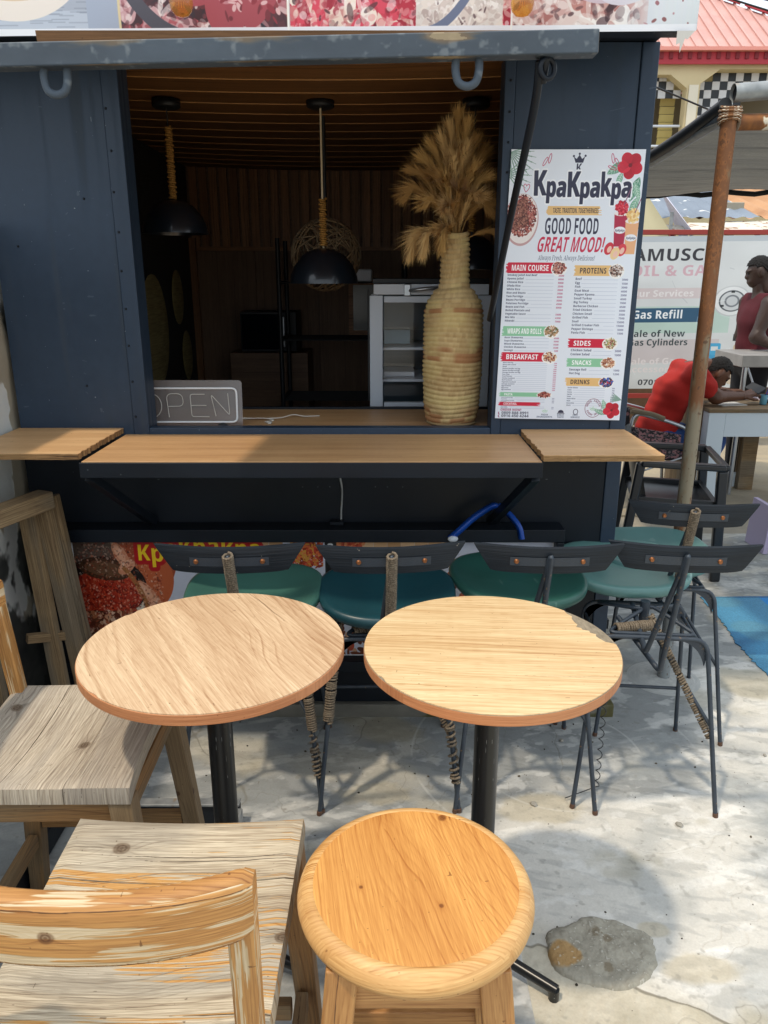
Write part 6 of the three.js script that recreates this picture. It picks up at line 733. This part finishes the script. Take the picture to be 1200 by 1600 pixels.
  obj('seat', grid(20, 16, (u, v) => V((u - 0.5) * 0.46, 0.42 + 0.03 * Math.pow(2 * u - 1, 2) - 0.02 * v, (v - 0.5) * 0.44)), bp, p); obj('seat_edge', [bar(V(-0.23, 0.42, 0.22), V(0.23, 0.42, 0.22), 0.03, 0.06), bar(V(-0.23, 0.43, 0.22), V(-0.23, 0.44, -0.22), 0.03, 0.05), bar(V(0.23, 0.43, 0.22), V(0.23, 0.44, -0.22), 0.03, 0.05)], bp, p);
  for (const k of [-1, 1]) { obj('arm', [bar(V(0.27 * k, 0.655, 0.24), V(0.26 * k, 0.66, -0.2), 0.06, 0.035, { r: 0.01, seg: 2 })], bp, p); obj('leg', bar(V(0.265 * k, 0.64, 0.225), V(0.275 * k, 0, 0.255), 0.055, 0.055, { r: 0.012, seg: 2 }), bp, p); obj('leg', bar(V(0.245 * k, 0.66, -0.2), V(0.26 * k, 0, -0.27), 0.05, 0.05, { r: 0.012, seg: 2 }), bp, p); }
  obj('front_rail', bar(V(-0.27, 0.652, 0.245), V(0.27, 0.652, 0.245), 0.04, 0.032, { r: 0.01, seg: 2 }), bp, p); obj('back', grid(14, 12, (u, v) => V((u - 0.5) * 0.46 * (1 - 0.1 * v), 0.44 + 0.36 * v, -0.2 - 0.08 * v + 0.05 * Math.pow(2 * u - 1, 2))), bp, p);
  // printed gas banner on a red frame
  const tex = canvasTex(1024, 960, (g, w, h) => {
    const r = rng(45); g.fillStyle = '#d3d7d8'; g.fillRect(0, 0, w, h); g.fillStyle = 'rgba(168,206,190,0.55)'; g.fillRect(0, 430, 560, 170); g.fillStyle = 'rgba(190,170,172,0.45)'; g.fillRect(0, 640, 520, 150); g.fillStyle = '#b8c0c6'; g.fillRect(0, 0, w, 34);
    const T = (s, x, y, hh, ww, c, f = 'bold') => { g.save(); g.font = f + ' 100px sans-serif'; const m = g.measureText(s).width; g.translate(x, y); g.scale(ww / m, hh / 73); g.fillStyle = c; g.fillText(s, 0, 0); g.restore(); };
    T('AMUSCO', 36, 148, 74, 440, '#34343a'); T('OIL & GAS', 30, 240, 66, 430, '#cdaab4'); g.fillStyle = 'rgba(206,176,180,0.45)'; g.fillRect(30, 315, 400, 66); T('Our Services', 44, 368, 40, 320, '#e6e2e2'); g.fillStyle = '#2f5876'; g.beginPath(); g.roundRect(20, 440, 430, 90, 24); g.fill(); T('Gas Refill', 60, 506, 52, 260, '#eef2f4'); T('Sale of New', 50, 622, 42, 290, '#344246'); T('Gas Cylinders', 50, 678, 42, 310, '#344246'); T('Sale of Gas', 50, 800, 40, 280, '#e2dcdc'); T('Accessories', 50, 852, 40, 300, '#e2dcdc'); T('0701', 120, 936, 36, 110, '#3a3c42'); T('312', 590, 936, 36, 80, '#3a3c42');
    const cyl = (x, y, a, b, c, c2) => { g.fillStyle = c; g.beginPath(); g.roundRect(x - a / 2, y, a, b, a * 0.35); g.fill(); g.fillStyle = c2; g.beginPath(); g.roundRect(x - a * 0.28, y - a * 0.42, a * 0.56, a * 0.5, 10); g.fill(); g.fillStyle = '#d3d7d8'; g.fillRect(x - a * 0.05, y - a * 0.28, a * 0.24, a * 0.18); };
    cyl(860, 250, 250, 640, '#d8b89c', '#cf9680'); g.fillStyle = '#c8a67c'; g.fillRect(735, 300, 40, 500); T('ALL', 800, 440, 34, 110, '#efe9e4'); cyl(640, 740, 150, 200, '#d4c4ae', '#cbb79c'); cyl(490, 730, 150, 210, '#3f9ac6', '#4aa4ce');
    for (const [x, y, q] of [[560, 400, 96], [708, 430, 92]]) { for (const [k, c] of [[1, '#c4c8ca'], [0.92, '#e2e5e6'], [0.7, '#5a6066'], [0.62, '#cfd3d5'], [0.4, '#7a8086'], [0.3, '#c9cdd0']]) { g.fillStyle = c; g.beginPath(); g.arc(x, y, q * k, 0, 7); g.fill(); } g.fillStyle = '#22262a'; for (let k = 0; k < 3; k++) { const a = k * 2.1 + 0.5; g.fillRect(x + Math.cos(a) * q * 0.6 - 8, y + Math.sin(a) * q * 0.6 - 6, 18, 12); } } g.fillStyle = '#24282c'; g.fillRect(590, 610, 70, 44); g.fillRect(640, 622, 52, 20);
    for (let i = 0; i < 26; i++) { g.strokeStyle = i % 2 ? 'rgba(236,240,242,0.4)' : 'rgba(150,156,160,0.3)'; g.lineWidth = 2 + r() * 4; g.beginPath(); const x = r() * w, y = r() * h; g.moveTo(x, y); g.lineTo(x + (r() - 0.5) * 160, y + (r() - 0.5) * 120); g.stroke(); }
  });
  const gb = thing('gas_banner', 'creased white vinyl gas seller banner on a red steel frame', 'banner', [3.0, 0, -7.6]); obj('vinyl_sheet', grid(40, 30, (u, v) => V(-0.74 + 1.92 * u, 0.6 + 1.41 * v + 0.02 * u, 0.025 + 0.02 * (fbm(u * 6, v * 6, 4, 261) - 0.5))), mat(null, { map: tex, roughness: 0.5 }), gb); obj('top_rail', bx(2.6, 0.045, 0.04, 0.1, 2.05, 0, { r: 0.004 }), M.redPaint, gb); obj('bottom_rail', bx(2.6, 0.045, 0.04, 0.1, 0.53, 0, { r: 0.004 }), M.redPaint, gb); for (const x of [-0.9, -0.3, 0.5, 1.3]) obj('post', bx(0.04, 2.06, 0.04, x, 1.03, -0.045, { r: 0.004 }), M.redPaint, gb);
  // white cylinder-shop counter pieces on the right edge
  const lp = obj('lilac_board', bx(0.03, 0.3, 0.25, 0, 0.15, 0, { r: 0.003, rot: [0, 0, -0.06] }), plain(srgb(176, 164, 190), 0.6)); lp.position.set(2.38, 0.0, -4.62); tag(lp, 'pale lilac board standing on edge on the paving', 'board');
}
// ---------------------------------------------------------------- sheds and tent behind the banner
{
  const t = thing('tin_shed', 'low shed with blue grey sheet roof and peeling white boards', 'shed', [3.6, 0, -9.6]);
  obj('wall', bx(4.2, 1.9, 1.4, 0.9, 0.95, 0.1), mat(surface(256, 256, 1.5, 1.5, (x, y) => { const n = fbm(x * 6, y * 6, 4, 271); return { c: mix3([120, 92, 68], [76, 58, 44], n), b: n }; }), { roughness: 0.95 }), t);
  const corr = (x0, x1, z0, y0, z1, y1, amp, per) => grid(120, 4, (u, v) => { const x = lerp(x0, x1, u); return V(x, lerp(y0, y1, v) + amp * Math.sin(x / per * 6.283), lerp(z0, z1, v)); });
  const blue = mat(surface(256, 256, 2, 2, (x, y) => { const n = fbm(x * 4, y * 4, 4, 272), s = vn(x * 20, y * 20, 273); return { c: s > 0.9 ? [214, 216, 214] : mix3([132, 144, 158], [108, 118, 132], n), b: n }; }), { roughness: 0.7 }), tin = mat(surface(256, 256, 2, 2, (x, y) => { const n = fbm(x * 3, y * 8, 4, 274); return { c: mix3([196, 152, 112], [160, 116, 80], n), b: n }; }), { roughness: 0.7 });
  obj('blue_roof_sheet', corr(-1.0, 0.55, 0.55, 2.28, -1.0, 2.72, 0.008, 0.16), blue, t); obj('tan_roof_sheet', corr(0.1, 3.2, -0.15, 2.33, -2.4, 2.95, 0.022, 0.2), tin, t);
  const Rw = rng(33), wm = mat(surface(256, 256, 1, 1, (x, y) => { const n = fbm(x * 10, y * 16, 4, 275); return { c: n > 0.62 ? [150, 112, 88] : mix3([218, 214, 202], [188, 182, 168], n), b: n }; }), { roughness: 0.9 }); for (let k = 0; k < 7; k++) obj('roof_board', bx(0.62 + Rw() * 0.3, 0.02, 0.3, -0.35 + k * 0.42, 2.13 + 0.02 * (k % 3) + k * 0.008, 0.92 - 0.13 * (k % 3), { rot: [0.25 + 0.1 * Rw(), (Rw() - 0.5) * 0.3, (Rw() - 0.5) * 0.08] }), wm, t);
  for (let k = 0; k < 5; k++) obj('rafter', bx(0.05, 0.05, 0.9, -0.6 + k * 0.6, 2.05, 0.7), M.timber, t);
  const br = obj('loose_block', bx(0.26, 0.13, 0.14, 0, 0.065, 0, { r: 0.012 }), M.ground); br.position.set(4.02, 2.345, -9.55); tag(br, 'pale block weighing down the tan roof sheet', 'block');
  const te = thing('ridge_tent', 'small white and yellow cloth tent roof beside the tin shed', 'tent', [2.55, 0, -8.7]); obj('white_cloth', grid(12, 12, (u, v) => V(lerp(0.2, 0.72, v) + 0.25 * u * (1 - v) , 2.62 - 0.55 * v + 0.02 * Math.sin(u * 20), 0.15 - 0.5 * u)), plain(srgb(208, 206, 222), 0.8), te); obj('yellow_cloth', grid(12, 12, (u, v) => V(-0.5 + 0.98 * u * lerp(0.6, 1, v), 2.56 - 0.5 * v, 0.18 + 0.02 * Math.sin(u * 12))), plain(srgb(212, 202, 164), 0.8), te); for (const x of [-0.5, 0.45]) obj('pole', tube([V(x, 0, 0.14), V(x, 2.3, 0.14)], 0.02), M.galv, te);
}
// ---------------------------------------------------------------- house with pink roof and chequered balcony
{
  const Z = -14, t = thing('balcony_house', 'cream upper storey house with pink metal hip roof and chequered balcony arches', 'house', [6, 0, -16]), hp = (n, g, m, par = t) => obj(n, (Array.isArray(g) ? merge(g) : clean(g)).translate(-6, 0, 16), m, par);
  const cream = mat(surface(256, 256, 3, 3, (x, y) => { const n = fbm(x * 2, y * 3, 4, 281); return { c: mix3([222, 208, 168], [198, 182, 142], n), b: n }; }), { roughness: 0.9 }), trim = plain(srgb(222, 216, 196), 0.8), pink = mat(surface(256, 256, 3, 3, (x, y) => { const n = fbm(x * 2, y * 5, 4, 283); return { c: mix3([206, 164, 154], [188, 142, 134], n), b: n }; }), { roughness: 0.55 }), red = plain(srgb(178, 54, 66), 0.6);
  hp('rear_wall', wbx(1.0, 9, 0, 4.9, -18.6, -15.9), plain(srgb(120, 112, 96), 0.9)); hp('balcony_slab', wbx(1.0, 7.4, 3.0, 3.2, -15.9, -13.95), cream); hp('lower_wall', wbx(1.0, 7.4, 0, 3.0, -15.9, -14.1), cream); hp('balcony_ceiling', wbx(1.0, 7.4, 4.93, 4.97, -15.9, -13.9), cream);
  // front screen: a wall with two chamfered arch openings
  const arch = (x0, x1, yt, ch) => { const h = new THREE.Path(); h.moveTo(x0, 3.25); h.lineTo(x1, 3.25); h.lineTo(x1, yt - ch * 0.7); h.lineTo(x1 - ch, yt); h.lineTo(x0 + ch, yt); h.lineTo(x0, yt - ch * 0.7); h.lineTo(x0, 3.25); return h; };
  const sh = new THREE.Shape(); sh.moveTo(1.0, 3.2); sh.lineTo(7.4, 3.2); sh.lineTo(7.4, 4.93); sh.lineTo(1.0, 4.93); sh.lineTo(1.0, 3.2); sh.holes.push(arch(3.1, 4.87, 4.75, 0.28), arch(5.08, 7.2, 4.83, 0.3)); hp('arcade_wall', new THREE.ExtrudeGeometry(sh, { depth: 0.2, bevelEnabled: false }).translate(0, 0, Z), cream);
  // chequered tiles lining the openings, each a tile
  const tw = 0.125, dark = plain(srgb(34, 38, 42), 0.4), lightT = plain(srgb(212, 214, 216), 0.4), tg = new THREE.BoxGeometry(tw - 0.004, tw - 0.004, 0.02); const scr = hp('tile_screen', wbx(4.88, 5.07, 3.25, 3.3, -14.08, -14.02), trim);
  for (let j = 0; j < 17; j++) for (let i = 0; i < 40; i++) { const x = 4.3 + i * tw, y = 4.83 - (j + 0.5) * tw; if (y < 3.3) continue; const inB = x > 5.1 && x < 6.9, inA = x > 4.4 && x < 4.85; if (!inA && !inB) continue; if (inB) { const ax = (x - 6.35) / 0.95, ay = (y - 3.6) / 0.93; if (ax * ax + ay * ay < 1 && x > 5.4) continue; if (y > 4.83 - 0.22 + (x - 5.08) * 0.7) continue; } else if (y < 4.4 || y > 4.78 - Math.max(0, x - 4.6) * 0.7) continue; hp('tile', tg.clone().translate(x, y, -14.05), (i + j) % 2 ? dark : lightT, scr); }
  for (let k = 0; k < 8; k++) hp('shutter_slat', wbx(4.62, 4.86, 3.55 + k * 0.12, 3.66 + k * 0.12, -14.3, -14.27, { rot: [0.25, 0, 0] }), plain(srgb(206, 188, 120), 0.6)); for (const y of [3.72, 4.02]) hp('balcony_rail', tube([V(3.1, y, -13.9), V(4.85, y, -13.9)], 0.02), M.white);
  for (let k = 0; k < 7; k++) hp('louvre_pane', wbx(5.55, 5.95, 3.6 + k * 0.11, 3.7 + k * 0.11, -14.6, -14.585, { rot: [0.5, 0, 0] }), plain(srgb(64, 70, 76), 0.2)); hp('column_trim', wbx(4.9, 5.05, 3.2, 4.6, -13.79, -13.775), trim);
  // fascia with dentils, roof plane with ribs, hip ridge
  const ey = 5.08; hp('gutter', wbx(0.6, 7.65, ey - 0.03, ey + 0.02, -13.72, -13.6), plain(srgb(226, 150, 136), 0.5)); hp('fascia', wbx(0.6, 7.6, ey - 0.2, ey - 0.032, -13.74, -13.7), red); for (let k = 0; k < 26; k++) hp('dentil', wbx(3.6 + k * 0.15, 3.66 + k * 0.15, ey - 0.13, ey - 0.04, -13.699, -13.68), plain(srgb(126, 30, 42), 0.6));
  const sl = 0.7, T = 5.2, rp = (x, s) => V(x, ey + sl * s, Z + 0.35 - s); const g = new THREE.BufferGeometry(); const xr = 7.5, A = rp(0.6, 0), B = rp(xr, 0), C = rp(xr - T, T), D = rp(0.6, T); g.setAttribute('position', new THREE.Float32BufferAttribute([A, B, C, A, C, D].flatMap((v) => [v.x, v.y, v.z]), 3)); g.computeVertexNormals(); const rf = hp('roof', uvGrain(g, 'x'), pink);
  for (let k = 0; k < 24; k++) { const x = 3.3 + k * 0.18, s1 = Math.min(T, xr - x); hp('rib', bar(rp(x, 0.02).add(V(0, 0.012, 0)), rp(x, s1).add(V(0, 0.012, 0)), 0.03, 0.03, { r: 0 }), pink, rf); } for (let k = 0; k < 13; k++) { const a = k * 0.36, b = a + 0.26; hp('ridge_cap', bar(rp(xr - a, a).add(V(0, 0.05, 0)), rp(xr - b, b).add(V(0, 0.05, 0)), 0.16, 0.04), red, rf); }
  const g2 = new THREE.BufferGeometry(), B2 = V(xr, ey, -24), C2 = rp(xr - T, T); g2.setAttribute('position', new THREE.Float32BufferAttribute([B, B2, C2].flatMap((v) => [v.x, v.y, v.z]), 3)); g2.computeVertexNormals(); hp('roof', uvGrain(g2, 'z'), pink);
  const wire = (a, b, s) => { const m = a.clone().add(b).multiplyScalar(0.5).add(V(0, -s, 0)), o = obj('power_line', tube(curve([a, m, b], 20), 0.012, { seg: 5 }), M.black); tag(o, 'thin black overhead power line crossing before the pink roof', 'wire', 'overhead power lines'); }; wire(V(2.6, 5.4, -11), V(9.5, 4.6, -12), 0.1); wire(V(2.6, 5.42, -11), V(9.5, 4.35, -12), 0.15); wire(V(2.6, 6.4, -11), V(9.5, 5.6, -12), 0.1); wire(V(2.6, 4.3, -11), V(8.5, 2.6, -12), 0.05);
}
renderer.render(scene, camera);
